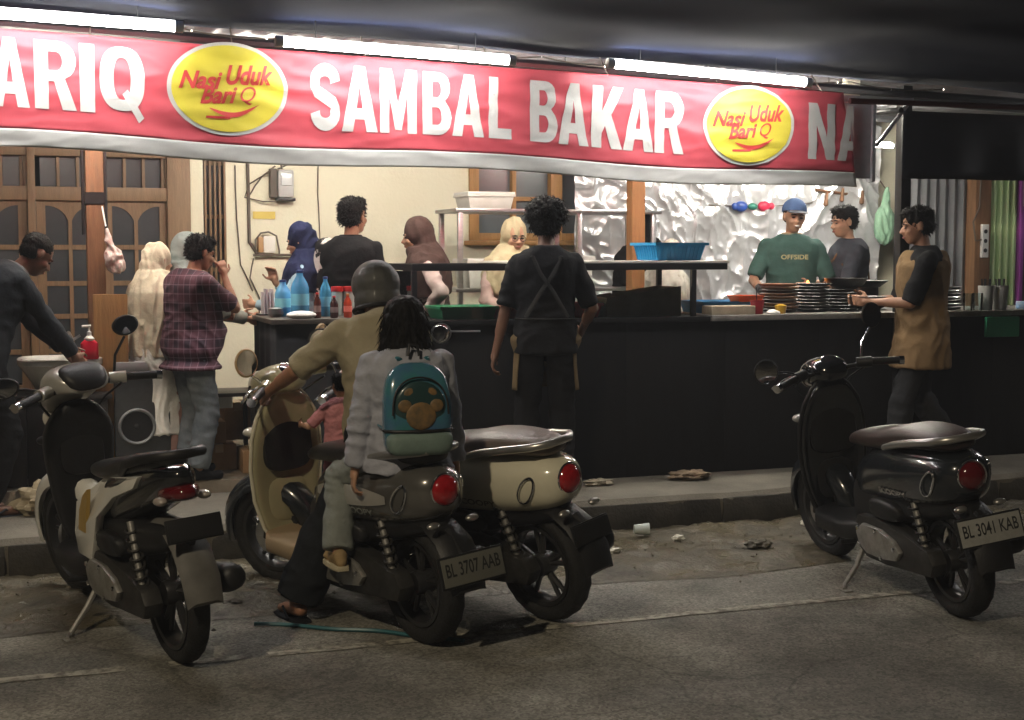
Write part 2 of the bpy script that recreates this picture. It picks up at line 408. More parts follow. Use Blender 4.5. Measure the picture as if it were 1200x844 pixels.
# door wall: frame posts, transoms, glazed leaves with arched top panes
for x, ww in ((-1.72, .17), (-.59, .32), (.208, .056), (1.19, .17)):
    MB().box(x, x + ww, 10.74, 10.93, .30, 2.86).build('door_post', DOORW, house, world=True, bevel=.008)
MB().box(-6, -1.72, 10.8, 10.95, .3, 2.86).build('wall', CREAM, house, world=True)
MB().box(-1.55, 1.19, 10.76, 10.92, 2.02, 2.12).build('transom_rail', DOORW, house, world=True, bevel=.006)
MB().box(-1.55, 1.19, 10.76, 10.92, 2.34, 2.42).build('transom_rail', DOORW, house, world=True, bevel=.006)
MB().box(-1.55, 1.19, 10.78, 10.92, 2.76, 2.86).build('transom_rail', DOORW, house, world=True, bevel=.006)
def arch(x0, x1, z0, z1, side, n=8):
    """pane outline with its top rising towards one side"""
    pts = [(x0, z0), (x1, z0)]
    for i in range(n + 1):
        t = i / n
        x = x1 + (x0 - x1) * t
        q = (x - x0) / (x1 - x0)
        if side > 0: q = 1 - q
        pts.append((x, z1 - (1 - math.sqrt(max(0, 1 - (1 - min(1, (q * .95 + .05)) ) ** 2))) * (z1 - z0) * .55))
    return pts
rows = ((1.70, 1.985), (1.435, 1.665), (1.195, 1.40), (.94, 1.16), (.70, .905))
for cx in (-1.30, -.83, .033 - .06, .50, .967):
    x0, x1 = cx - .232, cx + .232
    leaf = MB()
    leaf.box(x0, x0 + .062, 10.80, 10.85, .32, 2.02); leaf.box(x1 - .062, x1, 10.80, 10.85, .32, 2.02)
    leaf.box(x0 + .062, x1 - .062, 10.802, 10.848, .32, .68); leaf.box(x0 + .062, x1 - .062, 10.802, 10.848, 1.985, 2.018)
    leaf.box(cx - .013, cx + .013, 10.805, 10.845, .68, 1.985)
    for (a, b), (c, d) in zip(rows[:-1], rows[1:]): leaf.box(x0 + .062, x1 - .062, 10.806, 10.844, d, a)
    for s_ in (-1, 1):   # arch corner fillets
        fx0, fx1 = (x0 + .062, cx - .013) if s_ < 0 else (cx + .013, x1 - .062)
        pts = arch(fx0, fx1, 1.70, 1.985, -s_)[2:]
        leaf.slab(pts + [(fx0 if s_ < 0 else fx0, 1.986), (fx1, 1.986)] if False else [(p[0], p[1]) for p in pts] + [(fx0, 1.9855), (fx1, 1.9855)], 10.808, 10.842, 'y')
    lf_ = leaf.build('door_leaf', DOORW, house, world=True, smooth=30)
    for a, b in rows:
        for px0, px1 in ((x0 + .058, cx - .010), (cx + .010, x1 - .058)):
            MB().box(px0, px1, 10.822, 10.828, a - .004, b + .004).build('pane', PANE, lf_, world=True, smooth=0)
for cx in (-1.30, -.83, .033 - .06, .50, .967):
    for k in range(3):
        a = cx - .20 + k * .137; MB().box(a, a + .112, 10.85, 10.856, 2.12, 2.34).build('pane', PANE, house, world=True, smooth=0)
        MB().box(a + .113, a + .134, 10.80, 10.87, 2.121, 2.339).build('glazing_bar', DOORW, house, world=True)
    MB().box(cx - .2, cx + .2, 10.85, 10.856, 2.42, 2.76).build('pane', PANE, house, world=True, smooth=0)
    MB().box(cx + .212, cx + .252, 10.79, 10.88, 2.121, 2.339).build('glazing_bar', DOORW, house, world=True)
# wooden window over the rack
fr = MB()
for x0, x1 in ((3.56, 3.64), (4.26, 4.36), (4.71, 4.78)): fr.box(x0, x1, 10.77, 10.93, 1.74, 2.62)
fr.box(3.64, 4.26, 10.772, 10.928, 1.74, 1.80); fr.box(4.36, 4.71, 10.772, 10.928, 1.74, 1.80)
fr.box(3.64, 4.26, 10.772, 10.928, 2.56, 2.62); fr.box(4.36, 4.71, 10.772, 10.928, 2.56, 2.62)
fr.box(3.93, 3.965, 10.79, 10.9, 1.80, 2.56); fr.box(3.64, 3.93, 10.795, 10.895, 2.06, 2.095); fr.box(3.965, 4.26, 10.795, 10.895, 2.06, 2.095)
win = fr.build('window', WINW, house, world=True, bevel=.004)
GP = mat('greyish window glass', (.10, .12, .13), .15, spec=.6)
for x0, x1, z0, z1 in ((3.64, 3.93, 1.8, 2.06), (3.965, 4.26, 1.8, 2.06), (3.64, 3.93, 2.095, 2.56), (3.965, 4.26, 2.095, 2.56), (4.36, 4.71, 1.8, 2.56)):
    MB().box(x0, x1, 10.85, 10.856, z0, z1).build('pane', GP, win, world=True, smooth=0)
MB().box(3.52, 4.82, 10.73, 10.80, 1.70, 1.738).build('window_sill', WINW, house, world=True, bevel=.006)

# electricity meter, switch board and cables on the wall
WIRE = mat('grey cable', (.10, .08, .06), .6)
em = thing('electricity_meter', 'grey electricity meter in a wire bracket on the cream wall', 'meter', (2.09, 10.8, 2.08))
MB().box(2.01, 2.13, 10.70, 10.7995, 2.06, 2.27).build('case', mat('meter grey', (.42, .43, .43), .4), em, world=True, bevel=.015)
MB().box(2.03, 2.115, 10.685, 10.70, 2.15, 2.25).build('dial_window', mat('meter window', (.62, .65, .66), .15), em, world=True, bevel=.008)
MB().box(2.0, 2.14, 10.69, 10.7995, 2.035, 2.058).build('terminal_cover', BLACKM, em, world=True, bevel=.006)
MB().box(1.955, 2.005, 10.72, 10.7995, 2.06, 2.28).build('back_plate', mat('dark meter plate', (.09, .075, .06), .6), em, world=True, bevel=.006)
MB().tube([(1.96, 10.72, 2.26), (1.80, 10.76, 2.16), (1.77, 10.79, 2.06), (1.90, 10.76, 2.03), (2.0, 10.71, 2.03)], .006, 6).build('bracket', WIRE, em, world=True)
tag(MB().box(1.83, 2.0, 10.788, 10.7995, 1.90, 1.955).build('warning_sticker', mat('yellow sticker', (.62, .48, .10), .5), smooth=0), 'small yellow sticker below the electricity meter', 'sticker')
sw = thing('switch_board', 'round topped metal bracket holding a white switch box', 'switch box', (1.95, 10.8, 1.62))
MB().box(1.90, 1.99, 10.74, 10.7995, 1.64, 1.77).build('switch_box', mat('switch white', (.78, .76, .70), .35), sw, world=True, bevel=.01)
MB().box(1.86, 1.90, 10.74, 10.7995, 1.645, 1.76).build('side_plate', mat('switch tan', (.45, .27, .12), .5), sw, world=True, bevel=.006)
MB().tube([(1.84, 10.75, 1.62), (1.84, 10.75, 1.74), (1.88, 10.75, 1.79), (1.94, 10.75, 1.80), (2.0, 10.75, 1.77), (2.02, 10.75, 1.66), (2.02, 10.75, 1.62)], .007, 6).build('bracket', WIRE, sw, world=True)
MB().tube([(1.82, 10.75, 1.625), (2.12, 10.75, 1.625)], .011, 6).build('rail', WIRE, sw, world=True)
def cable(name, pts, label, r=.006, m=WIRE):
    P = []
    for i in range(len(pts) - 1):
        a, b = Vector(pts[i]), Vector(pts[i + 1])
        for k in range(4): P.append(a.lerp(b, k / 4) + V(.008 * noise.noise(V(i + k * .3, 1, 2)), 0, .012 * noise.noise(V(i * 2 + k * .7, 5, 2))))
    P.append(Vector(pts[-1])); return tag(MB().tube(P, r, 6).build(name, m), label, 'cable', 'cables on the cream wall')
cable('conduit', [(1.79, 10.785, 2.8), (1.795, 10.785, 2.2), (1.80, 10.785, 1.72), (1.86, 10.785, 1.63)], 'thick brown conduit running down beside the meter', .013)
cable('cable', [(2.0, 10.79, 2.75), (2.02, 10.79, 2.5), (2.05, 10.76, 2.28)], 'cable dropping into the top of the meter', .007)
cable('cable', [(2.02, 10.78, 2.28), (2.15, 10.785, 2.33), (2.33, 10.785, 2.38), (2.40, 10.785, 2.46)], 'cable slanting up from the meter to a nail')
cable('cable', [(2.34, 10.785, 2.38), (2.33, 10.785, 2.1), (2.345, 10.785, 1.7)], 'thin cable hanging straight down from the nail', .004)
cable('cable', [(1.80, 10.785, 2.07), (1.90, 10.785, 2.22), (2.0, 10.76, 2.30)], 'cable looping from the conduit up to the meter')
cable('cable', [(1.70, 10.785, 2.3), (1.705, 10.785, 1.9), (1.73, 10.785, 1.55), (1.82, 10.785, 1.35)], 'tangled cable hanging near the slat vent', .005)
cable('cable', [(1.83, 10.785, 1.6), (1.80, 10.785, 1.45), (1.87, 10.785, 1.3), (1.86, 10.785, 1.1)], 'loose cable below the switch bracket', .005)

# silver foil lining behind the kitchen
def foilf(u, v):
    x = 4.40 + 2.90 * u; z = .85 + 1.9 * v
    q = V(x * 2.1 + .5 * noise.noise(V(x * 2, z * 2, 7)), z * 1.0, 3)
    r1 = 1 - 2 * abs(noise.noise(q)); r2 = 1 - 2 * abs(noise.noise(V(x * 5 + z * 2.5, z * 3 - x, 8)))
    d = .08 * noise.noise(V(x * 1.3, z * .6, 3)) - .05 * r1 ** 3 - .020 * r2 ** 4 - .010 * (1 - 2 * abs(noise.noise(V(x * 10 + z * 4, z * 6 - x * 2, 2)))) ** 4 + .005 * abs(noise.noise(V(x * 19, z * 17, 4)))
    return V(x, 10.62 + d, z)
tag(MB().sheet(foilf, 230, 140, .003).build('foil_sheet', FOIL, smooth=22), 'crumpled silver foil sheet lining the kitchen wall', 'foil sheet')
# knotted coloured bottle tops caught in the foil
kn = thing('knotted_ribbon', 'small blue and red ribbon knots tied on the foil', 'ribbon', (6.05, 10.5, 2.02))
MB().ellip((5.90, 10.56, 2.03), (.06, .03, .045)).ellip((5.84, 10.56, 2.03), (.03, .02, .03)).build('blue_knot', mat('ribbon blue', (.02, .06, .28), .4), kn, world=True)
MB().ellip((6.01, 10.56, 2.03), (.045, .03, .03)).build('green_knot', mat('ribbon green', (.02, .16, .12), .4), kn, world=True)
MB().ellip((6.12, 10.56, 2.035), (.06, .03, .045)).ellip((6.19, 10.56, 2.035), (.03, .02, .03)).build('red_knot', mat('ribbon red', (.45, .02, .06), .4), kn, world=True)
MB().tube([(5.6, 10.57, 2.04), (5.9, 10.56, 2.03), (6.2, 10.56, 2.035), (6.6, 10.57, 2.07)], .005, 6).build('cord', WIRE, kn, world=True)

# ================================================================ posts, roof, tubes
def post(label, x, y, w_, z0, z1, m, name='wooden_post', grp=None):
    return tag(MB().box(x - w_ / 2, x + w_ / 2, y - w_ / 2, y + w_ / 2, z0, z1).build(name, m, bevel=.006), label, 'post')
tp = thing('wooden_post', 'reddish brown wooden post with dark bands beside the hand basin', 'post', (.545, 8.75, .30))
MB().box(.495, .60, 8.70, 8.80, .30, 2.85).build('timber', POSTW, tp, world=True, bevel=.006)
MB().box(.490, .605, 8.695, 8.805, 1.93, 2.0).build('band', BLACKM, tp, world=True)
for x in (.478, .607): MB().tube([(x, 8.70, 1.75), (x, 8.70, 2.85)], .010, 6).build('cable', BLACKM, tp, world=True)
post('orange brown wooden post in front of the foil lining', 4.22, 9.05, .10, .30, 2.8, wood('orange post wood', (.36, .17, .06), (.24, .11, .04), .65))
post('thin black steel post beside the waiter in brown', 5.71, 8.03, .075, .22, 2.75, BLACKM, 'steel_post')
# awning tarpaulin, sagging between its ribs, stretching out over the kerb
def tarpf(u, v):
    x = -4 + 15 * u; y = 8.0 - 2.6 * v
    ph = (x - .30 * (8.0 - y)) / 2.05
    z = 2.93 - .028 * x + .02 * v - .03 * abs(math.sin(math.pi * ph)) * math.sin(math.pi * min(1, v * 1.1 + .08)) + .012 * noise.noise(V(x * 1.4, y * 2, 1))
    return V(x, y, z)
aw = thing('awning', 'dark tarpaulin awning stretched overhead above the fluorescent tubes', 'awning', (3, 8, 2.9))
MB().sheet(tarpf, 150, 30, .006).build('tarpaulin', TARP, aw, world=True, smooth=180)
for k in range(7):
    x = -3.1 + k * 2.05
    MB().tube([(x, 8.02, 2.99 - .028 * x), (x - .4, 6.7, 2.99 - .028 * x), (x - .85, 5.42, 3.0 - .028 * x)], .022, 8).build('rib', BLACKM, aw, world=True)
MB().tube([(-4, 7.98, 2.965), (11, 7.98, 2.545)], .03, 8).build('front_beam', BLACKM, aw, world=True)
ro = thing('stall_roof', 'metal sheet roof over the stall interior', 'roof', (3, 9.5, 2.9))
def rooff(u, v):
    x = -4 + 15 * u; y = 8.04 + 3.1 * v; return V(x, y, 2.99 - .028 * x + .06 * v + .012 * math.sin(x * 40))
MB().sheet(rooff, 700, 2, .004).build('sheet', mat('grey roofing', (.25, .25, .26), .5, .5, nscale=2, namt=.3), ro, world=True, smooth=180)
for y in (8.9, 10.0): MB().tube([(-4, y, 3.05), (11, y, 2.63)], .03, 6).build('purlin', GREYM, ro, world=True)

FIX = mat('white lamp fixture', (.7, .7, .7), .4)
def tubelight(a, b, label, m=TUBE, grp='fluorescent tubes along the top of the banner', r=.026):
    a = Vector(a); b = Vector(b); t = thing('tube_light', label, 'tube light', a.lerp(b, .5), 0, grp)
    d = (b - a).normalized()
    MB().tube([a, b], r, 10).build('tube', m, t, world=True)
    for p, q in ((a - d * .03, a + d * .012), (b - d * .012, b + d * .03)): MB().tube([p, q], r + .004, 10).build('end_cap', FIX, t, world=True)
    for q in (.15, .85):
        h_ = a.lerp(b, q); MB().tube([h_ + V(0, .03, .03), V(h_.x, h_.y + .03, (2.94 if h_.y < 8 else 3.0) - .028 * h_.x)], .003, 5).build('hanger', BLACKM, t, world=True)
    up = V(0, .03, .028)
    MB().tube([a + up, b + up], .014, 6, sq=.7).build('batten', FIX, t, world=True)
    return t
tubelight((-0.388, 7.46, 2.827), (0.891, 7.46, 2.798), 'glowing fluorescent tube above the letters ending in Q')
tubelight((1.424, 7.46, 2.75), (2.703, 7.46, 2.711), 'glowing fluorescent tube above the word SAMBAL')
tubelight((3.323, 7.46, 2.721), (4.602, 7.46, 2.667), 'glowing fluorescent tube above the word BAKAR and the bright logo')
tubelight((7.05, 7.46, 2.63), (8.35, 7.46, 2.60), 'fluorescent tube over the neighbouring dark valance')
for k, (x, y, z) in enumerate(((.5, 8.2, 2.70), (1.9, 8.9, 2.70), (3.0, 8.2, 2.68), (4.9, 8.2, 2.64), (6.3, 9.7, 2.50))):
    tubelight((x - .5, y, z), (x + .5, y, z), ('inner fluorescent tube above the hand basin', 'inner fluorescent tube above the drinks table', 'inner fluorescent tube above the glass display case', 'inner fluorescent tube above the blue basket', 'inner fluorescent tube above the cooks before the foil')[k], TUBEI, 'fluorescent tubes inside the stall', .016)
# fine string lights along the beam
sl = thing('string_lights', 'thin wire of tiny lights drooping along the awning edge', 'string lights', (3, 7.85, 2.85))
pts = [V(.9 + i * .1, 7.74, 2.865 - .028 * (.9 + i * .1) - .03 * abs(math.sin(i * .45))) for i in range(50)]
MB().tube(pts, .004, 5).build('wire', WIRE, sl, world=True)
SPK = mat('tiny lamp', (1, .85, .7), .4, emit=5)
for i in range(1, 50, 4): MB().ellip(pts[i], (.005, .005, .005), 8, 6).build('bulb', SPK if i % 3 else FIX, sl, world=True)

# ================================================================ banner
def bz0(x): return 2.180 - .0255 * x
def bz1(x): return 2.790 - .0265 * x
def bsurf(x, t, off=0.0):
    """t: 0 at the bottom hem, 1 at the top edge"""
    z = bz0(x) + (bz1(x) - bz0(x)) * t
    sag = .016 * math.sin(x * 2.6 + 1) * (1 - t)
    tension = math.exp(-((x - .9) % 1.62 - .8) ** 2 * 5) * t ** 2
    d = .020 * noise.noise(V(x * 1.1, t * 1.2, 0)) + .012 * noise.noise(V(x * 2.6 + t * 4.5, t * 5, 2)) + .009 * (1 - 2 * abs(noise.noise(V(x * 3.2 - t * 2.2, t * 5.5 + x * .8, 4)))) ** 2 * (.3 + t) + .003 * noise.noise(V(x * 13 - t * 9, t * 14, 6))
    d += .004 * math.sin((t * 38 + x * 1.7) ) * max(0, t - .62) * 1.4 + .012 * tension
    return V(x, 7.79 - d - off, z + sag)
def bclip(x, t): # right-hand end slants where the vinyl wraps round
    return x
ban = thing('banner', 'long red vinyl banner with white lettering SAMBAL BAKAR and yellow oval logos', 'banner', (2, 7.79, 2.05))
X0, X1 = -1.6, 5.19
H0 = .155
def xr(u, t): return X0 + (X1 - .12 * t - X0) * u
MB().sheet(lambda u, v: bsurf(xr(u, H0 + (1 - H0) * v), H0 + (1 - H0) * v), 330, 34, .002).build('red_panel', RED, ban, world=True, smooth=180)
MB().sheet(lambda u, v: bsurf(xr(u, H0 * v), H0 * v), 330, 8, .002).build('white_border', WHITE, ban, world=True, smooth=180)
def arcp(cx, cy, rx, ry, a0, a1, n=8): return [(cx + rx * math.cos(R(a0 + (a1 - a0) * i / n)), cy + ry * math.sin(R(a0 + (a1 - a0) * i / n))) for i in range(n + 1)]
def oval(cx, cy, rx, ry, n=36, e=2.5): return [(cx + rx * sgn_pow(math.cos(2 * math.pi * i / n), 2 / e), cy + ry * sgn_pow(math.sin(2 * math.pi * i / n), 2 / e)) for i in range(n)]
GLYPH = {
 'A': [[[(0, 0), (.35, 1), (.65, 1), (1, 0), (.69, 0), (.635, .19), (.365, .19), (.31, 0)], [(.42, .36), (.58, .36), (.5, .74)]]],
 'R': [[[(0, 0), (0, 1), (.5, 1)] + arcp(.58, .72, .42, .28, 90, -70) + [(1, 0), (.66, 0), (.47, .41), (.33, .41), (.33, 0)], [(.33, .57), (.33, .84), (.5, .84)] + arcp(.52, .705, .15, .135, 90, -90) ]],
 'I': [[[(0, 0), (0, 1), (1, 1), (1, 0)]]],
 'Q': [[oval(.5, .53, .5, .47), oval(.5, .53, .19, .31)], [[(.5, .30), (.62, .38), (.98, -.02), (.86, -.10)]]],
 'M': [[[(0, 0), (0, 1), (.31, 1), (.5, .46), (.69, 1), (1, 1), (1, 0), (.75, 0), (.75, .62), (.59, .05), (.41, .05), (.25, .62), (.25, 0)]]],
 'B': [[[(0, 0), (0, 1), (.5, 1)] + arcp(.53, .755, .40, .245, 90, -55) + arcp(.55, .285, .45, .285, 55, -90), [(.33, .60), (.33, .85), (.48, .85)] + arcp(.49, .725, .13, .125, 90, -90), [(.33, .16), (.33, .44), (.5, .44)] + arcp(.51, .30, .15, .14, 90, -90)]],
 'L': [[[(0, 0), (0, 1), (.40, 1), (.40, .17), (1, .17), (1, 0)]]],
 'K': [[[(0, 0), (0, 1), (.32, 1), (.32, .60), (.64, 1), (1, 1), (.62, .55), (1, 0), (.64, 0), (.42, .36), (.32, .24), (.32, 0)]]],
 'N': [[[(0, 0), (0, 1), (.32, 1), (.69, .40), (.69, 1), (1, 1), (1, 0), (.69, 0), (.31, .60), (.31, 0)]]]}
def stroke(pts, wx, wy):
    L_ = []; R_ = []; n = len(pts)
    for i, p in enumerate(pts):
        a, b = pts[max(0, i - 1)], pts[min(n - 1, i + 1)]; dx, dy = b[0] - a[0], b[1] - a[1]; l = math.hypot(dx, dy)
        L_.append((p[0] - dy / l * wx, p[1] + dx / l * wy)); R_.append((p[0] + dy / l * wx, p[1] - dx / l * wy))
    return L_ + R_[::-1]
GLYPH['S'] = [[stroke(arcp(.5, .73, .34, .18, 0, 180, 10) + [(.17, .66), (.22, .58), (.5, .50), (.78, .42), (.83, .34)] + arcp(.5, .27, .34, .18, 0, -180, 10), .165, .095)]]
def glyph_mesh(ch):
    vs = []; fs = []
    for group in GLYPH[ch]:
        cu_ = bpy.data.curves.new('g', 'CURVE'); cu_.dimensions = '2D'; cu_.fill_mode = 'FRONT'
        for poly in group:
            q = []
            for p in poly:
                if not q or math.hypot(p[0] - q[-1][0], p[1] - q[-1][1]) > 1e-4: q.append(p)
            s_ = cu_.splines.new('POLY'); s_.points.add(len(q) - 1); s_.use_cyclic_u = True
            for i, (x, y) in enumerate(q): s_.points[i].co = (x, y, 0, 1)
        o = bpy.data.objects.new('tmp', cu_); C.objects.link(o); me = bake(o); bpy.data.curves.remove(cu_)
        k = len(vs); vs += [tuple(v.co) for v in me.vertices]; fs += [tuple(i + k for i in p.vertices) for p in me.polygons]; bpy.data.meshes.remove(me)
    me = bpy.data.meshes.new('g'); me.from_pydata(vs, [], fs); return me
def letter(ch, x0, x1, clip=None):
    me = glyph_mesh(ch)
    def fn(u, v):
        x = x0 + (x1 - x0) * u
        zb = 2.388 - .034 * x; zt = 2.748 - .034 * x
        if ch == 'Q': zb -= .035 * 0
        z = zb + (zt - zb) * v
        return bsurf(x, (z - bz0(x)) / (bz1(x) - bz0(x)), .0045)
    map_mesh(me, fn, 6, 12, clip)
    me.shade_smooth(); return link('letter', me, WHITE, ban, True)
def px(x): # banner X of a column of the design, in metres along the vinyl
    return x
for ch, a, b in (('B', -.21, -.02), ('A', -.015, .175), ('R', .20, .408), ('I', .425, .50), ('Q', .525, .755),
                 ('S', 1.645, 1.81), ('A', 1.82, 2.025), ('M', 2.04, 2.255), ('B', 2.29, 2.465), ('A', 2.468, 2.66), ('L', 2.69, 2.83),
                 ('B', 2.945, 3.12), ('A', 3.122, 3.315), ('K', 3.335, 3.54), ('A', 3.545, 3.748), ('R', 3.755, 3.95), ('N', 4.815, 5.01)):
    letter(ch, a, b)
letter('A', 5.03, 5.23, clip=.58)
def disc(cx, cz, rx, rz, m, off, name, parent=ban):
    def fn(u, v):
        a = 2 * math.pi * u; r = v
        x = cx + rx * r * math.cos(a); z = cz + rz * r * math.sin(a)
        return bsurf(x, (z - bz0(x)) / (bz1(x) - bz0(x)), off)
    me = MB().grid(fn, 72, 14).mesh(); me.shade_smooth()
    return link(name, me, m, parent, True)
def script(txt, x0, x1, z0, z1, rot, parent, off=.0145, bold=.03):
    me = text_mesh(txt, bold, .35)
    def fn(u, v):
        x = x0 + (x1 - x0) * u; z = z0 + (z1 - z0) * v + rot * (x - x0)
        return bsurf(x, (z - bz0(x)) / (bz1(x) - bz0(x)), off)
    map_mesh(me, fn, 8, 3); return link('script_lettering', me, REDP, parent, True)
for cx, cz, rx, rz in ((1.195, 2.535, .325, .245), (4.395, 2.43, .315, .245)):
    rim = disc(cx, cz, rx, rz, WHITE, .006, 'logo_rim')
    yd = disc(cx, cz, rx * .93, rz * .925, YEL, .010, 'logo_disc')
    script('Nasi', cx - .26 * rx / .32, cx - .03, cz - .01, cz + .085, .02, yd)
    script('Uduk', cx - .01, cx + .24 * rx / .32, cz + .02, cz + .125, .02, yd)
    script('Bari', cx - .15, cx + .05, cz - .085, cz + .006, .05, yd); script('Q', cx + .065, cx + .15, cz - .082, cz + .016, .0, yd, bold=0.0)
    def chili(u, v, cx=cx, cz=cz):
        x = cx - .10 + .27 * u; w_ = .026 * math.sin(math.pi * min(1, u * 1.0 + .03)) ** .7
        z = cz - .105 - .045 * math.sin(math.pi * u) + .03 * u + w_ * (v - .5)
        return bsurf(x, (z - bz0(x)) / (bz1(x) - bz0(x)), .0145)
    me = MB().grid(chili, 20, 3).mesh(); link('chili_print', me, REDP, yd, True)
    def undl(u, v, cx=cx, cz=cz):
        x = cx - .12 + .13 * u; z = cz - .158 + .012 * v
        return bsurf(x, (z - bz0(x)) / (bz1(x) - bz0(x)), .0145)
    link('chili_print', MB().grid(undl, 8, 1).mesh(), REDP, yd, True)
for k in range(9):
    x = -1.0 + k * .74; q = bsurf(x, .985)
    MB().tube([q, V(x + .02, 7.98, 2.95 - .028 * x)], .004, 5).build('tie', WIRE, ban, world=True)
# metal frame the banner is wrapped round, on the right
bf = thing('angle_iron_bracket', 'pale sheet metal and angle iron bracket at the end of the banner', 'bracket', (5.3, 7.8, 2.1))
PALE = mat('pale weathered sheet', (.40, .41, .44), .5, .3, nscale=4, namt=.25)
MB().box(5.09, 5.33, 7.82, 7.835, 2.12, 2.62).build('side_sheet', PALE, bf, world=True)
MB().box(5.31, 5.335, 7.80, 7.855, 2.10, 2.64).build('upright', PALE, bf, world=True, bevel=.003)
MB().box(5.06, 5.62, 7.80, 7.85, 2.60, 2.645).build('rail', PALE, bf, world=True, bevel=.003)
MB().tube([(5.35, 7.82, 2.33), (5.58, 7.82, 2.60)], .014, 6).build('brace', PALE, bf, world=True)
tag(MB().box(5.40, 5.53, 8.28, 8.30, 2.16, 2.86).build('small_board', mat('cream board', (.62, .60, .50), .6), bevel=.003), 'small cream board showing through the bracket at the end of the banner', 'board')
va = thing('valance', 'dark navy awning valance hanging beside the end of the banner', 'valance', (6.5, 7.62, 2.1))
MB().sheet(lambda u, v: V(5.41 + 3.4 * u, 7.62 + .02 * math.sin(u * 40) * (1 - v), 2.115 + .425 * v), 80, 8, .003).build('cloth', NAVY, va, world=True, smooth=180)
MB().tube([(5.0, 7.60, 2.585), (9, 7.60, 2.60)], .018, 8).build('edge_bar', mat('dull red bar', (.10, .02, .02), .5), va, world=True)
MB().tube([(5.41, 7.64, 2.545), (5.41, 8.04, 2.56)], .018, 8).build('return_bar', BLACKM, va, world=True)
MB().tube([(8.8, 7.61, .22), (8.8, 7.61, 2.62)], .025, 8).build('end_post', BLACKM, va, world=True)

# ================================================================ counters
mc = thing('main_counter', 'long black clad serving counter along the kerb', 'counter', (4.7, 8.4, .22))
for k in range(8):
    a = 2.30 + k * .70
    MB().box(a, a + .6992, 8.055, 8.075, .225, 1.205).build('front_panel', BLACKC, mc, world=True, bevel=.0006)
MB().box(2.30, 2.315, 8.076, 8.74, .31, 1.205).build('end_panel', BLACKC, mc, world=True)
MB().box(2.31, 7.89, 8.076, 8.10, .31, 1.20).build('carcass', BLACKC, mc, world=True)
MB().box(2.28, 4.28, 8.03, 8.76, 1.206, 1.238).build('dark_top', BLACKC, mc, world=True, bevel=.006)
MB().box(4.283, 7.92, 8.025, 8.78, 1.206, 1.243).build('pale_top', TOPG, mc, world=True, bevel=.006)
MB().box(2.32, 7.88, 8.70, 8.73, .31, 1.20).build('back_panel', BLACKC, mc, world=True)
dt = thing('drinks_table', 'narrow table wrapped in black cloth with bottles on top', 'table', (1.9, 8.4, .30))
def skirt(u, v):
    # U-shaped wrap: left end then front
    L1 = .72; L2 = .74; s_ = u * (L1 + L2)
    if s_ < L1: p = V(1.50, 8.86 - s_, 0)
    else: p = V(1.50 + s_ - L1, 8.14, 0)
    p.z = .32 + .91 * v
    k = .014 * math.sin(s_ * 33) * (1 - v * .8)
    return p + (V(-k, 0, 0) if s_ < L1 else V(0, -k, 0))
MB().sheet(skirt, 90, 8, .004).build('cloth', mat('black table cloth', (.014, .014, .017), .8, nscale=5, namt=.3), dt, world=True, smooth=180)
MB().box(1.47, 2.26, 8.10, 8.90, 1.23, 1.258).build('table_top', mat('dark wood top', (.07, .055, .045), .5, nscale=10, namt=.4), dt, world=True, bevel=.004)
for x, y in ((1.55, 8.2), (2.2, 8.2), (1.55, 8.82), (2.2, 8.82)): MB().box(x - .02, x + .02, y - .02, y + .02, .30, 1.23).build('leg', POSTW, dt, world=True)

# glass display case on the counter
dc = thing('display_case', 'black framed glass display case on the counter with white top board', 'display case', (3.25, 8.3, 1.238))
for x in (2.315, 4.165):
    for y in (8.06, 8.56): MB().box(x - .016, x + .016, y - .016, y + .016, 1.239, 1.535).build('post', BLACKM, dc, world=True, bevel=.003)
for y in (8.06, 8.56): MB().box(2.299, 4.40 if y < 8.1 else 4.18, y - .02, y + .02, 1.535, 1.578).build('rail', BLACKM, dc, world=True, bevel=.003)
for x in (2.315, 4.165): MB().box(x - .016, x + .016, 8.08, 8.54, 1.537, 1.576).build('rail', BLACKM, dc, world=True)
MB().box(2.332, 4.148, 8.052, 8.056, 1.24, 1.534).build('front_glass', CASEG, dc, world=True, smooth=0)
MB().box(2.303, 2.307, 8.077, 8.543, 1.24, 1.534).build('end_glass', CASEG, dc, world=True, smooth=0)
MB().box(2.9, 4.42, 8.05, 8.60, 1.5785, 1.592).build('top_board', mat('white melamine board', (.80, .78, .72), .35), dc, world=True, bevel=.003)

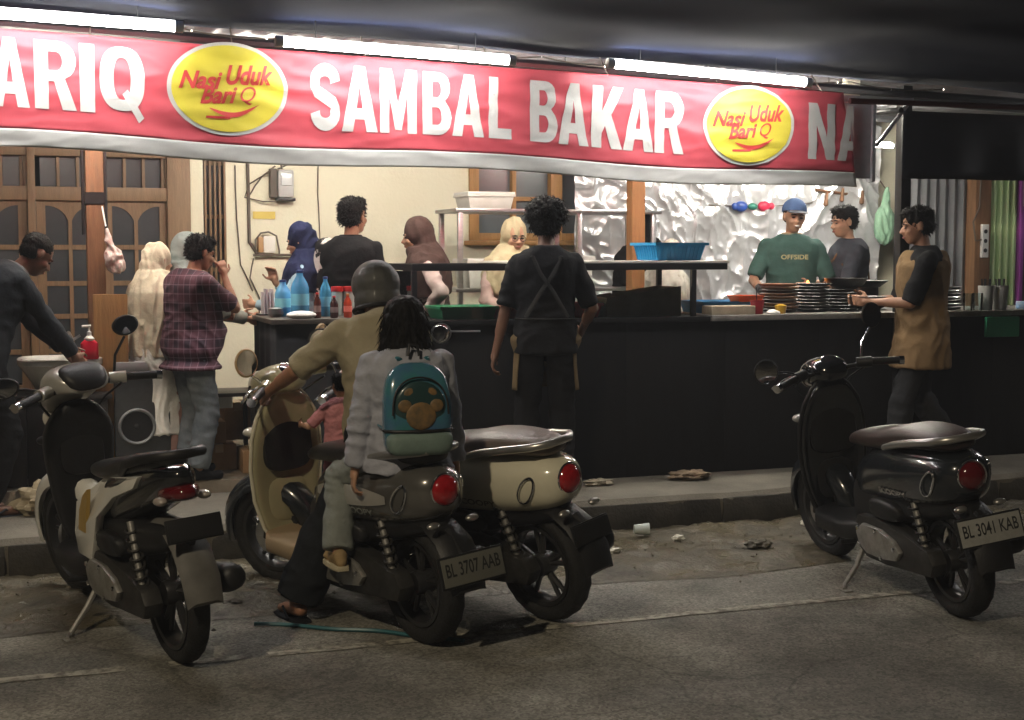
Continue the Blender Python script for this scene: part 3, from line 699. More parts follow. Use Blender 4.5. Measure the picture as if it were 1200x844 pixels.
# steel rack with plastic boxes
rk = thing('steel_rack', 'stainless steel kitchen rack standing behind the display case', 'rack', (3.8, 9.8, .30))
for x in (3.10, 4.02, 4.62):
    for y in (9.6, 10.05): MB().box(x - .018, x + .018, y - .018, y + .018, .30, 1.955).build('leg', STEEL, rk, world=True, bevel=.003)
for z in (.75, 1.36, 1.93): MB().box(3.06, 4.68, 9.57, 10.08, z, z + .028).build('shelf', STEEL, rk, world=True, bevel=.004)
def tub(name, x0, x1, y0, y1, z0, z1, m, label, cat, grp=None, lid=True, fill=None, taper=.02, parent=None):
    t = thing(name, label, cat, ((x0 + x1) / 2, (y0 + y1) / 2, z0), 0, grp)
    def rect(x0, x1, y0, y1, z): return [V(x0, y0, z), V(x1, y0, z), V(x1, y1, z), V(x0, y1, z)]
    k = taper; th = .006
    MB().rings([rect(x0 + k, x1 - k, y0 + k, y1 - k, z0), rect(x0, x1, y0, y1, z1), rect(x0 + th, x1 - th, y0 + th, y1 - th, z1), rect(x0 + k + th, x1 - k - th, y0 + k + th, y1 - k - th, z0 + th)]).build('body', m, t, bevel=.004, world=True, smooth=30)
    MB().rings([rect(x0 - .008, x1 + .008, y0 - .008, y1 + .008, z1 - .014), rect(x0 - .008, x1 + .008, y0 - .008, y1 + .008, z1 + .003), rect(x0 + .004, x1 - .004, y0 + .004, y1 - .004, z1 + .003), rect(x0 + .004, x1 - .004, y0 + .004, y1 - .004, z1 - .014)], closed=True).build('rim', m, t, world=True, smooth=0)
    if lid: MB().box(x0 - .006, x1 + .006, y0 - .006, y1 + .006, z1 + .004, z1 + .02).build('lid', WPLAST, t, bevel=.004, world=True)
    if fill: MB().grid(lambda u, v: V(x0 + .015 + (x1 - x0 - .03) * u, y0 + .015 + (y1 - y0 - .03) * v, z1 - .03 + .03 * noise.noise(V(u * 9, v * 6, x0))), 16, 10).build('contents', fill, t, world=True, smooth=180)
    return t
SEMI = mat('frosted plastic', (.62, .58, .52), .35, nscale=9, col2=(.72, .70, .66))
tub('plastic_box', 3.17, 3.52, 9.62, 9.95, 1.9585, 2.06, SEMI, 'frosted plastic box on top of the steel rack', 'plastic box')
tub('plastic_box', 3.16, 3.50, 9.60, 9.95, 1.3885, 1.58, SEMI, 'frosted food box on the middle shelf behind the woman in cream', 'plastic box')
tub('plastic_box', 3.82, 4.14, 9.60, 9.95, 1.3885, 1.60, WPLAST, 'white lidded box on the middle shelf beside the curly haired waiter', 'plastic box')
# blue basket on the case
bk = thing('blue_basket', 'bright blue plastic basket on top of the display case', 'basket', (4.10, 8.30, 1.592))
BLUE = mat('blue plastic', (.015, .30, .62), .35)
def rect(x0, x1, y0, y1, z): return [V(x0, y0, z), V(x1, y0, z), V(x1, y1, z), V(x0, y1, z)]
MB().rings([rect(3.965, 4.265, 8.16, 8.46, 1.594), rect(3.94, 4.29, 8.13, 8.49, 1.70), rect(3.947, 4.283, 8.137, 8.483, 1.70), rect(3.972, 4.258, 8.167, 8.453, 1.60)]).build('body', BLUE, bk, world=True, smooth=0)
MB().rings([rect(3.925, 4.305, 8.115, 8.505, 1.69), rect(3.925, 4.305, 8.115, 8.505, 1.708), rect(3.945, 4.285, 8.135, 8.485, 1.708), rect(3.945, 4.285, 8.135, 8.485, 1.69)], closed=True).build('rim', BLUE, bk, world=True, smooth=0)
for k in range(12):
    x = 3.958 + k * .0286
    MB().tube([(x + .012 * (1 - k / 5.5), 8.157, 1.60), (x, 8.128, 1.69)], .004, 5).build('rib', BLUE, bk, world=True)
for k in range(10):
    y = 8.15 + k * .034
    MB().tube([(3.963, y + .01, 1.60), (3.937, y, 1.69)], .004, 5).build('rib', BLUE, bk, world=True)

# food and ware on the counter
RAWR = mat('red chilli paste', (.40, .03, .02), .35, nscale=30, namt=.4, bump=.6, bscale=60)
GREEN = mat('green plastic', (.03, .28, .14), .35)
tub('green_tray', 2.50, 2.86, 8.12, 8.44, 1.239, 1.315, GREEN, 'green plastic tray inside the display case', 'tray', lid=False, fill=mat('pale dough', (.55, .42, .34), .6, nscale=15, namt=.3))
tub('red_basin', 2.88, 3.12, 8.12, 8.44, 1.239, 1.30, mat('dark red plastic', (.20, .03, .02), .4), 'dark red basin of chillies in the display case next to the green tray', 'basin', lid=False, fill=RAWR)
tub('red_basin', 3.34, 3.56, 8.12, 8.44, 1.239, 1.325, mat('bright red plastic', (.5, .05, .04), .4), 'bright red basin of chicken in the display case beside the grey carton', 'basin', lid=False, fill=RAWR)
CARTON = mat('grey carton', (.33, .27, .20), .8, nscale=5, namt=.3)
gc = thing('carton_tray', 'grey open carton with a slanted flap in the display case', 'carton', (3.85, 8.3, 1.239))
MB().slab([(3.60, 1.24), (4.12, 1.24), (4.12, 1.43), (3.60, 1.36)], 8.14, 8.15, 'y').build('front', CARTON, gc, world=True)
MB().slab([(3.60, 1.24), (4.12, 1.24), (4.12, 1.43), (3.60, 1.36)], 8.44, 8.45, 'y').build('back', CARTON, gc, world=True)
MB().box(3.60, 3.61, 8.151, 8.439, 1.24, 1.36).build('side', CARTON, gc, world=True); MB().box(4.11, 4.12, 8.151, 8.439, 1.24, 1.425).build('side', CARTON, gc, world=True)
MB().slab([(3.60, 1.245), (4.12, 1.245), (4.12, 1.40), (3.60, 1.33)], 8.16, 8.43, 'y').build('contents', mat('wrapping paper', (.5, .46, .38), .8, nscale=8, namt=.2), gc, world=True)
def lathe_at(prof, x, y, z, n=18):
    return MB().lathe(prof, n, Matrix.Translation((x, y, z)))
def plate(x, y, z, r, m, name, label, cat, grp):
    return tag(lathe_at([(r * .55, 0), (r * .9, .008), (r, .02), (r * .97, .021), (r * .85, .012), (r * .2, .007)], x, y, z, 24).build(name, m), label, cat, grp)
CLAY = wood('wooden plates', (.28, .13, .05), (.13, .06, .025), .6, (6, 6, 30)); CLAYD = mat('dark clay', (.05, .03, .022), .6, nscale=12, namt=.4)
BLK = mat('black stone ware', (.010, .010, .010), .45, nscale=10, namt=.3)
for k in range(9):
    plate(4.93 + .012 * math.sin(k * 2.1), 8.30, 1.2435 + k * .0215, .13, CLAY if k % 3 else CLAYD, 'wooden_plate', 'brown wooden plate in the tall stack on the counter end', 'plate', 'stack of brown wooden plates')
for s_, (x, n) in enumerate(((5.20, 9), (5.42, 7))):
    for k in range(n):
        plate(x + .01 * math.sin(k * 1.7), 8.31, 1.2435 + k * .0215, .125, BLK, 'hot_plate', 'black hot plate stacked beside the brown wooden plates', 'plate', 'stacks of black hot plates')
def bowl(x, y, z, r, label, m=BLK, grp=None):
    return tag(lathe_at([(r * .45, 0), (r * .8, .03), (r, .075), (r * .95, .075), (r * .72, .03), (r * .2, .012)], x, y, z, 24).build('bowl', m), label, 'bowl', grp)
bowl(5.47, 8.32, 1.394, .15, 'wide black bowl balanced on the stacked hot plates'); bowl(5.80, 8.5, 1.244, .14, 'black bowl low on the counter behind the steel post')
st = thing('charcoal_stove', 'dark charcoal stove with a glowing flame on the counter', 'stove', (5.36, 8.60, 1.243))
MB().box(5.16, 5.66, 8.50, 8.74, 1.244, 1.36).build('body', BLK, st, world=True, bevel=.01)
FL = mat('flame', (1, .28, .04), .5, emit=9)
MB().lathe([(.004, 0), (.03, .015), (.022, .045), (.003, .09)], 10, Matrix.Translation((5.33, 8.58, 1.36))).build('flame', FL, st, world=True)
MB().lathe([(.003, 0), (.018, .01), (.013, .03), (.002, .06)], 10, Matrix.Translation((5.40, 8.62, 1.36))).build('flame', FL, st, world=True)
pn = thing('frying_pan', 'black pan raised over the stove with its handle outwards', 'pan', (5.83, 8.55, 1.38))
lathe_at([(.10, 0), (.16, .045), (.155, .045), (.095, .008), (.01, .006)], 5.82, 8.60, 1.40, 24).build('pan', BLK, pn, world=True)
MB().tube([(5.66, 8.55, 1.44), (5.50, 8.47, 1.46)], .011, 8).build('handle', BLK, pn, world=True)
MB().lathe([(.09, 0), (.09, .155)], 14, Matrix.Translation((5.82, 8.60, 1.244))).build('burner', BLK, pn, world=True)
tub('blue_tray', 4.34, 4.78, 8.25, 8.60, 1.2435, 1.32, mat('tray blue', (.02, .17, .42), .4), 'flat blue tray of food on the pale counter', 'tray', lid=False, fill=mat('food bits', (.42, .30, .18), .6, nscale=25, col2=(.7, .62, .5)))
cb = tag(MB().box(4.30, 4.62, 8.06, 8.20, 1.2435, 1.30).build('pale_carton', mat('pale carton', (.48, .40, .28), .8, nscale=5, namt=.3), bevel=.006), 'pale carton box at the counter edge in front of the blue tray', 'carton')
ob = tag(MB().rings([rect(4.60, 4.76, 8.24, 8.36, 1.318), rect(4.58, 4.78, 8.22, 8.38, 1.36), rect(4.59, 4.77, 8.23, 8.37, 1.36), rect(4.61, 4.75, 8.25, 8.35, 1.324)]).build('orange_dish', mat('orange plastic', (.85, .12, .02), .35)), 'small orange dish resting above the red cup', 'dish')
rc = thing('red_cup', 'dark red plastic cup with a straw on the counter', 'cup', (4.66, 8.10, 1.243))
lathe_at([(.036, 0), (.048, .09), (.045, .09), (.034, .006)], 4.66, 8.11, 1.2435).build('cup', mat('dark red cup', (.30, .02, .03), .25), rc, world=True)
MB().tube([(4.66, 8.11, 1.26), (4.645, 8.10, 1.42)], .004, 6).build('straw', BLACKM, rc, world=True)
tag(lathe_at([(.03, 0), (.038, .04), (.04, .055), (.012, .062)], 4.83, 8.10, 1.2435).build('sauce_pot', mat('yellow sauce', (.6, .35, .03), .35)), 'little yellow sauce pot beside the brown plates', 'pot')
for x, y in ((4.76, 8.07), (4.80, 8.15)):
    tag(MB().ellip((x, y, 1.25), (.05, .03, .02), 10, 6).build('paper_napkin', mat('napkin', (.75, .73, .68), .8)), 'crumpled white napkin at the foot of the red cup', 'napkin', 'napkins by the red cup')

# bottles on the drinks table
def bottle(x, y, r, h, col, label, cap=(.02, .05, .2), liquid=None, z=1.2585):
    t = thing('bottle', label, 'bottle', (x, y, z))
    lathe_at([(r * .9, 0), (r, .01), (r, h * .62), (r * .85, h * .72), (r * .38, h * .88), (r * .36, h * .95)], x, y, z).build('body', mat('bottle body', col, .15, coat=.4), t, world=True)
    lathe_at([(r * .42, h * .94), (r * .42, h), (r * .2, h + .002)], x, y, z).build('cap', mat('bottle cap', cap, .4), t, world=True)
    lathe_at([(r * 1.012, h * .25), (r * 1.012, h * .5)], x, y, z).build('label', mat('bottle label', tuple(min(1, c * 1.5 + .1) for c in col), .5), t, world=True)
    return t
bottle(1.70, 8.40, .055, .28, (.10, .42, .80), 'large light blue water bottle on the drinks table corner')
bottle(1.86, 8.42, .035, .24, (.08, .40, .70), 'slim blue bottle standing behind the red capped jars')
bottle(1.62, 8.52, .05, .22, (.16, .50, .85), 'squat blue bottle tucked beside the large water bottle')
bottle(1.76, 8.19, .022, .15, (.06, .015, .01), 'small dark soy bottle with red cap at the table edge', (.5, .03, .03))
bottle(1.86, 8.19, .024, .13, (.04, .012, .01), 'squat dark sauce bottle with red cap', (.5, .03, .03))
bottle(1.95, 8.22, .025, .14, (.45, .05, .02), 'little red chilli sauce bottle', (.55, .2, .02))
for k in range(4):
    x = 1.95 + k * .075
    t = thing('lidded_jar', 'clear jar with red lid in the row on the drinks table', 'jar', (x, 8.50, 1.2585), 0, 'row of red lidded jars')
    lathe_at([(.033, 0), (.034, .01), (.034, .14), (.03, .15)], x, 8.50, 1.2585).build('body', mat('jar body', (.42, .50, .48), .2), t, world=True)
    lathe_at([(.037, .148), (.037, .178), (.01, .18)], x, 8.50, 1.2585).build('lid', mat('red lid', (.62, .03, .03), .4), t, world=True)
tag(MB().ellip((1.66, 8.17, 1.28), (.09, .05, .025), 14, 8).build('white_bag', mat('thin white plastic bag', (.75, .74, .70), .5, nscale=20, namt=.2, bump=.8, bscale=40)), 'crumpled white plastic bag beside the small sauce bottles', 'plastic bag')
tag(lathe_at([(.03, 0), (.05, .02), (.045, .05), (.02, .06)], 1.555, 8.42, 1.2585).build('steel_pot', STEEL), 'small steel pot near the edge of the drinks table', 'pot')
nd = thing('napkin_dispenser', 'wire stand of folded napkins at the back of the drinks table', 'napkin stand', (1.56, 8.72, 1.2585))
for k in range(4): MB().box(1.53 + k * .018, 1.54 + k * .018, 8.68, 8.78, 1.262, 1.40 + .02 * (k % 2), ).build('napkin', mat('napkin paper', (.66, .60, .62), .8), nd, world=True)
MB().box(1.50, 1.62, 8.66, 8.80, 1.259, 1.266).build('base', BLACKM, nd, world=True)
bb = thing('white_towel', 'white cloth hanging over the front of the drinks table', 'towel', (2.06, 8.08, 1.1))
MB().sheet(lambda u, v: V(2.02 + .07 * u + .02 * math.sin(v * 3), 8.085 - .02 * math.sin(math.pi * u) - .02 * (v > .9), 1.10 + .165 * v), 8, 10, .003).build('cloth', mat('towel white', (.6, .6, .56), .9), bb, world=True, smooth=180)
# chopstick / spoon holders at the right end
ch = thing('cutlery_holder', 'clear plastic cutlery pots with black lids and green bases at the counter end', 'cutlery holder', (6.62, 8.2, 1.243))
for k, x in enumerate((6.48, 6.60)):
    MB().lathe([(.045, 0), (.055, .17), (.052, .17), (.042, .004)], 16, Matrix.Translation((x, 8.12, 1.2435))).build('pot', mat('frosted pot', (.42, .42, .40), .3), ch, world=True)
    for j in range(5): MB().tube([(x + .02 * math.cos(j * 1.3), 8.12 + .02 * math.sin(j * 1.3), 1.26), (x + .03 * math.cos(j * 1.3), 8.12 + .03 * math.sin(j * 1.3), 1.46)], .006, 5).build('spoon', BLACKM, ch, world=True)
tag(MB().box(6.40, 6.68, 8.005, 8.03, 1.06, 1.20).build('green_cloth', GREEN, bevel=.006), 'green cloth hung on the counter front below the cutlery pots', 'cloth')
for k in range(7): plate(6.24, 8.25, 1.2435 + k * .0235, .11, STEEL if k % 2 else BLK, 'metal_plate', 'steel and black plate piled beside the waiter in brown', 'plate', 'pile of plates at the counter end')
for k, x in enumerate((6.30, 6.38)): tag(lathe_at([(.03, 0), (.036, .12), (.033, .12), (.028, .004)], x, 8.08, 1.2435).build('drinking_glass', glass('tumbler')), 'clear drinking glass next to the plate pile', 'glass', 'drinking glasses at the counter end')
tag(MB().box(6.80, 6.98, 8.10, 8.2, 1.2435, 1.30).build('tissue_pack', mat('tissue blue', (.10, .35, .75), .4, nscale=20, col2=(.75, .8, .85)), bevel=.01), 'blue and white tissue pack on the far counter end', 'tissue pack')

# ladle and sieve hung on the counter front
sv = thing('sieve', 'round wire sieve with a long handle hung on the black counter', 'sieve', (2.50, 8.03, 1.1))
MB().torus((2.475, 8.035, 1.165), .058, .006, 'y', 24, 6).build('ring', STEEL, sv, world=True)
MB().tube([(2.53, 8.035, 1.175), (2.72, 8.035, 1.172)], .006, 6).build('handle', STEEL, sv, world=True)
lathe_at([(.002, 0), (.03, .006), (.055, .02)], 0, 0, 0).v and None
MB().lathe([(.004, -.03), (.035, -.02), (.056, 0)], 20, Matrix.Translation((2.475, 8.03, 1.165)) @ Matrix.Rotation(R(-90), 4, 'X'), cap=False).build('mesh_bowl', CLEAR, sv, world=True)

# ================================================================ left corner: basin, board, speaker, boxes
CER = mat('white ceramic', (.78, .77, .72), .15, nscale=8, namt=.12, coat=.3)
sk = thing('hand_basin', 'white ceramic hand basin on a dark wooden stand', 'basin', (.30, 8.62, .30))
def bas(x0, x1, y0, y1, z, e=3.5, n=28): return [V((x0 + x1) / 2 + (x1 - x0) / 2 * sgn_pow(math.cos(2 * math.pi * j / n), 2 / e), (y0 + y1) / 2 + (y1 - y0) / 2 * sgn_pow(math.sin(2 * math.pi * j / n), 2 / e), z) for j in range(n)]
MB().rings([bas(.20, .42, 8.50, 8.74, .80), bas(.17, .46, 8.46, 8.76, .88), bas(.10, .545, 8.40, 8.82, .985), bas(.085, .56, 8.38, 8.84, 1.0), bas(.085, .56, 8.38, 8.84, 1.03), bas(.10, .545, 8.40, 8.82, 1.035), bas(.13, .51, 8.43, 8.79, 1.02), bas(.19, .45, 8.50, 8.72, .92), bas(.24, .40, 8.55, 8.67, .90)]).build('bowl', CER, sk, world=True, smooth=50)
DKW = mat('dark stained wood', (.018, .015, .013), .7, nscale=6, namt=.4)
for a in range(4): MB().box(-.32 + a * .225, -.10 + a * .225, 8.44, 8.47, .31, .80).build('front_board', DKW, sk, world=True, bevel=.004)
MB().box(-.34, .60, 8.42, 8.86, .80, .83).build('stand_top', DKW, sk, world=True, bevel=.006)
MB().box(-.30, .56, 8.80, 8.84, .30, .80).build('back_board', DKW, sk, world=True)
for x in (-.30, .52): MB().box(x, x + .04, 8.475, 8.795, .30, .80).build('side_board', DKW, sk, world=True)
tag(MB().box(-.10, .08, 8.44, 8.62, .8305, .88).build('soap_tray', mat('pinkish plastic tray', (.5, .36, .33), .5), bevel=.008), 'pale pink tray on the dark stand beside the basin', 'tray')
tp2 = thing('tap', 'small chrome tap at the back of the white basin', 'tap', (.36, 8.80, 1.035))
MB().tube([(.40, 8.80, 1.03), (.40, 8.80, 1.13), (.38, 8.74, 1.17), (.36, 8.66, 1.15)], .012, 8).build('spout', STEEL, tp2, world=True)
MB().tube([(.40, 8.80, 1.12), (.45, 8.80, 1.15)], .008, 8).build('lever', STEEL, tp2, world=True)
sp = thing('soap_bottle', 'red liquid soap bottle with white pump on the basin rim', 'soap bottle', (.475, 8.43, 1.035))
SOAP = mat('red soap', (.62, .015, .04), .15, coat=.5)
MB().rings([bas(.435, .525, 8.395, 8.455, 1.034), bas(.43, .53, 8.392, 8.458, 1.04), bas(.43, .53, 8.392, 8.458, 1.125), bas(.45, .51, 8.405, 8.445, 1.145)]).build('body', SOAP, sp, world=True)
MB().lathe([(.028, 0), (.03, .012), (.013, .03), (.013, .05), (.006, .055), (.006, .085)], 14, Matrix.Translation((.48, 8.425, 1.14))).build('pump', WPLAST, sp, world=True)
MB().tube([(.49, 8.425, 1.225), (.44, 8.42, 1.222)], .008, 8).build('nozzle', WPLAST, sp, world=True)
tag(MB().box(.515, .71, 8.58, 8.61, .305, 1.40).build('plywood_board', BOARDW, bevel=.004), 'upright plywood board leaning at the wooden post', 'board')
bgp = thing('hanging_bag', 'clear plastic bag with red food hanging on the wooden post', 'plastic bag', (.65, 8.64, 1.4))
BAGM = mat('clear bag plastic', (.80, .79, .76), .25, nscale=26, col2=(.58, .30, .26), bump=.8, bscale=25)
mbag = MB(); mbag.ellip((.640, 8.64, 1.61), (.050, .035, .065)).ellip((.655, 8.64, 1.57), (.050, .035, .045)).capsule((.625, 8.64, 1.66), (.60, 8.64, 1.78), .026, .008)
me = remesh(mbag, .006, 2, .011, (30, 30, 12)); link('bag', me, BAGM, bgp, True)
MB().tube([(.60, 8.64, 1.80), (.585, 8.705, 1.92)], .005, 6).build('tie', WPLAST, bgp, world=True)
spk = thing('loudspeaker', 'black loudspeaker box with a round grille beside the basin stand', 'loudspeaker', (.80, 8.62, .30))
MB().box(.62, .94, 8.52, 8.84, .31, .94).build('cabinet', mat('speaker black', (.03, .032, .034), .6, nscale=30, namt=.3), spk, world=True, bevel=.012)
MB().torus((.745, 8.515, .62), .10, .010, 'y', 28, 8).build('ring', GREYM, spk, world=True)
MB().lathe([(.095, 0), (.05, .03), (.02, .03), (.018, .0), (.004, -.005)], 24, Matrix.Translation((.745, 8.518, .62)) @ Matrix.Rotation(R(-90), 4, 'X')).build('cone', BLACKM, spk, world=True)
tag(MB().box(.63, .925, 8.54, 8.82, .941, 1.0).build('grey_tray', mat('pale grey tray', (.33, .34, .36), .4), bevel=.01), 'pale grey tray lying on top of the loudspeaker', 'tray')
BOX = mat('brown cardboard', (.34, .20, .10), .85, nscale=6, namt=.25)
def carton(x0, x1, y0, y1, z0, z1, label):
    t = thing('cardboard_box', label, 'cardboard box', ((x0 + x1) / 2, (y0 + y1) / 2, z0), 0, None)
    MB().box(x0, x1, y0, y1, z0, z1).build('body', BOX, t, world=True, bevel=.004)
    MB().box((x0 + x1) / 2 - .025, (x0 + x1) / 2 + .025, y0 - .002, y1 + .002, z1 - .05, z1 + .002).build('tape', mat('tape', (.45, .33, .2), .3), t, world=True)
carton(1.15, 1.36, 8.74, 9.0, .301, .46, 'low brown cardboard box at the bottom of the pile by the drinks table')
carton(1.13, 1.30, 8.76, 8.98, .4635, .60, 'small cardboard box on top of the low box')
carton(1.37, 1.52, 8.56, 8.80, .301, .44, 'cardboard box beside the black cloth of the drinks table')
carton(1.31, 1.49, 8.9, 9.1, .4635, .70, 'taller cardboard box at the back of the pile')
tag(MB().box(1.19, 1.32, 8.6, 8.62, .70, .79).build('paper_sheet', mat('pale sheet', (.5, .5, .5), .7), bevel=.003) , 'pale plastic sheet hanging under the drinks table edge', 'sheet')
stl = thing('plastic_stool', 'dark plastic stool under the drinks table edge', 'stool', (1.27, 8.66, .30))
MB().box(1.12, 1.46, 8.52, 8.86, .775, .80).build('seat', BLACKM, stl, world=True, bevel=.008)
for x, y in ((1.14, 8.54), (1.42, 8.54), (1.14, 8.82), (1.42, 8.82)): MB().box(x, x + .025, y, y + .025, .30, .775).build('leg', BLACKM, stl, world=True)

# ================================================================ right side: shutter, post, curtain, purple door
sh = thing('metal_shutter', 'grey folding metal shutter behind the waiter in brown', 'shutter', (7.45, 10.0, .30))
for k in range(7):
    a = 7.10 + k * .094; MB().slab([(a, 10.0), (a + .045, 9.975), (a + .092, 10.0), (a + .092, 10.01), (a, 10.01)], .305, 2.75, 'z').build('panel', GREYM, sh, world=True, smooth=0)
post('rough brown timber post with a white socket strip', 7.83, 9.95, .16, .30, 2.75, wood('rough timber', (.27, .14, .065), (.16, .085, .04), .8))
sc = thing('socket_strip', 'white socket strip with a cable on the timber post', 'socket', (7.83, 9.86, 1.6))
MB().box(7.80, 7.87, 9.84, 9.869, 1.60, 1.88).build('strip', WPLAST, sc, world=True, bevel=.006)
for k in range(3): MB().lathe([(.018, 0), (.018, .006)], 12, Matrix.Translation((7.835, 9.838, 1.66 + k * .08)) @ Matrix.Rotation(R(-90), 4, 'X')).build('socket', BLACKM, sc, world=True)
MB().tube([(7.80, 9.85, 1.75), (7.74, 9.85, 1.74), (7.72, 9.86, 1.90), (7.78, 9.86, 2.02), (7.8, 9.86, 2.6)], .007, 6).build('cable', WIRE, sc, world=True)
cu = thing('green_curtain', 'pale green translucent curtain beside the timber post', 'curtain', (8.08, 9.9, .30))
CURT = mat('pale green curtain', (.42, .62, .26), .7, nscale=3, col2=(.60, .72, .45), stretch=(6, 6, .7))
MB().sheet(lambda u, v: V(7.92 + .30 * u, 9.92 + .03 * math.sin(u * 28), .5 + 2.2 * v), 60, 4, .003).build('cloth', CURT, cu, world=True, smooth=180)
MB().tube([(7.9, 9.92, 2.70), (9.2, 9.92, 2.70)], .012, 8).build('rod', STEEL, cu, world=True)
pdr = thing('purple_door', 'dark panelled door with a bright purple frame', 'door', (8.6, 9.95, .30))
MB().box(8.225, 8.265, 9.88, 9.96, .30, 2.7).build('frame', mat('purple paint', (.36, .07, .40), .5), pdr, world=True, bevel=.005)
for k in range(8): MB().box(8.268 + k * .10, 8.364 + k * .10, 9.92, 9.945, .305, 2.7).build('panel', mat('brown door panel', (.10, .065, .075), .5) if k == 0 else bpy.data.materials['brown door panel'], pdr, world=True, bevel=.008)
tag(MB().sheet(lambda u, v: V(8.10 + .8 * u, 9.7 + .03 * math.sin(u * 9) , 2.03 + .25 * v - .05 * (1 - u) * 0), 20, 4, .003).build('cloth_flap', mat('greyish pink cloth', (.36, .27, .25), .8), smooth=180), 'greyish pink cloth flap hanging above the purple door', 'cloth')
gb = thing('green_bag', 'pale green mesh bag hanging on the cream wall', 'bag', (7.30, 10.5, 1.9))
mbag = MB(); mbag.ellip((7.30, 10.52, 1.88), (.10, .05, .17)).capsule((7.30, 10.52, 2.0), (7.32, 10.52, 2.2), .05, .012)
link('bag', remesh(mbag, .007, 2, .012, (26, 26, 8)), mat('mint plastic', (.30, .52, .36), .4, nscale=12, namt=.3), gb, True)
MB().tube([(7.32, 10.52, 2.18), (7.33, 10.80, 2.4)], .005, 6).build('string', WIRE, gb, world=True)
hk = thing('hook_rail', 'dark bent hook rail with utensils on the cream wall', 'hook rail', (7.0, 10.7, 2.1))
MB().tube([(6.62, 10.55, 2.18), (6.95, 10.6, 2.15), (7.25, 10.80, 2.22)], .012, 8).build('rail', POSTW, hk, world=True)
for x, z in ((6.72, 2.06), (6.88, 2.10), (7.08, 2.08)): MB().capsule((x, 10.55, z), (x + .01, 10.55, z + .09), .022, .012).build('utensil', POSTW, hk, world=True)

# ================================================================ litter
def litter(name, x, y, z, s_, m, label, cat, seed):
    def fn(u, v):
        a = u * 2 * math.pi; b = (v - .5) * math.pi * .96; p = V(math.cos(a) * math.cos(b), math.sin(a) * math.cos(b), math.sin(b))
        k = 1 + .5 * noise.noise(p * 2.2 + V(seed, 0, 0)) + .25 * (abs(noise.noise(p * 5 + V(seed, 3, 0))) - .2); return V(x + p.x * s_[0] * k, y + p.y * s_[1] * k, z + s_[2] * .8 + p.z * s_[2] * k)
    return tag(MB().grid(fn, 30, 18).build(name, m, smooth=30), label, cat)
PAPER = mat('litter paper', (.62, .60, .52), .8, nscale=20, namt=.3)
t = thing('plastic_cup', 'clear plastic cup lying in the gutter mud', 'cup', (3.39, 7.18, .03))
MB().lathe([(.026, 0), (.036, .085), (.034, .085), (.024, .003)], 16, Matrix.Translation((3.36, 7.20, .075)) @ Matrix.Rotation(R(90), 4, 'Y') @ Matrix.Rotation(R(15), 4, 'X')).build('cup', mat('cup plastic', (.5, .56, .54), .25), t, world=True)
litter('paper_scrap', 3.06, 6.88, .02, (.06, .04, .022), PAPER, 'crumpled yellowish paper in the mud behind the cream scooter', 'paper', 1)
litter('paper_scrap', 3.55, 7.02, .035, (.035, .02, .015), PAPER, 'tiny white paper scrap next to the plastic cup', 'paper', 2)
litter('paper_scrap', 4.45, 7.15, .03, (.03, .02, .02), PAPER, 'white scrap in the mud beside the black scooter wheel', 'paper', 5)
litter('leaf_wrapper', 4.05, 7.86, .225, (.13, .08, .03), mat('brown wrapper', (.17, .12, .075), .8, nscale=12, namt=.4), 'crumpled brown wrapper heap at the foot of the counter', 'wrapper', 3)
litter('leaf_wrapper', 3.42, 7.85, .225, (.09, .05, .02), mat('pale wrapper', (.22, .19, .14), .8), 'flat pale wrapper on the pavement near the counter', 'wrapper', 4)
litter('stone', .98, 6.5, .0, (.05, .035, .02), CONC, 'small stone on the road behind the white scooter', 'stone', 6)
litter('stone', 3.9, 6.75, .02, (.07, .05, .025), MUD, 'muddy stone in the gutter', 'stone', 7)
litter('paper_scrap', .98, 7.48, .225, (.045, .02, .012), PAPER, 'white scrap on the pavement behind the white scooter', 'paper', 8)
litter('sack', .22, 8.02, .224, (.16, .10, .09), mat('tan sack', (.36, .30, .2), .9, nscale=10, namt=.3), 'tan crumpled sack at the foot of the dark basin stand', 'sack', 9)
hp = tag(MB().tube([V(1.02 + i * .05 - .0006 * i * i, 6.13 - .028 * i + .015 * math.sin(i * .7), .012) for i in range(22)], .009, 6).build('hose', mat('teal hose', (.03, .13, .15), .4)), 'thin teal hose lying on the road beneath the ridden scooter', 'hose')

# street lamp behind the photographer
LX, LY = -4.2, -2.6
sl2 = thing('street_lamp', 'tall street lamp on the far side of the road', 'street lamp', (LX, LY, 0))
MB().tube([(0, 0, 0), (0, 0, 6.6), (.1, .3, 7.2), (.4, 1.3, 7.5)], [.07, .05, .04, .035], 12).build('pole', GREYM, sl2)
MB().sweep_y([(1.2, 7.50, .06, .03, 2.6, .4), (1.4, 7.50, .13, .05, 2.6, .4), (1.8, 7.48, .13, .05, 2.6, .4), (2.0, 7.47, .08, .03, 2.6, .4)], 16).build('lamp_head', GREYM, sl2)
ld = bpy.data.lights.new('street_lamp_light', 'SPOT'); lo = bpy.data.objects.new('street_lamp_light', ld); C.objects.link(lo)
ld.energy = STREET_W; ld.color = (1, .84, .60); ld.shadow_soft_size = .12; ld.spot_size = R(150); ld.spot_blend = .6
lo.parent = sl2; lo.location = (.4, 1.6, 7.38); lo.rotation_euler = (R(35), 0, R(-35))

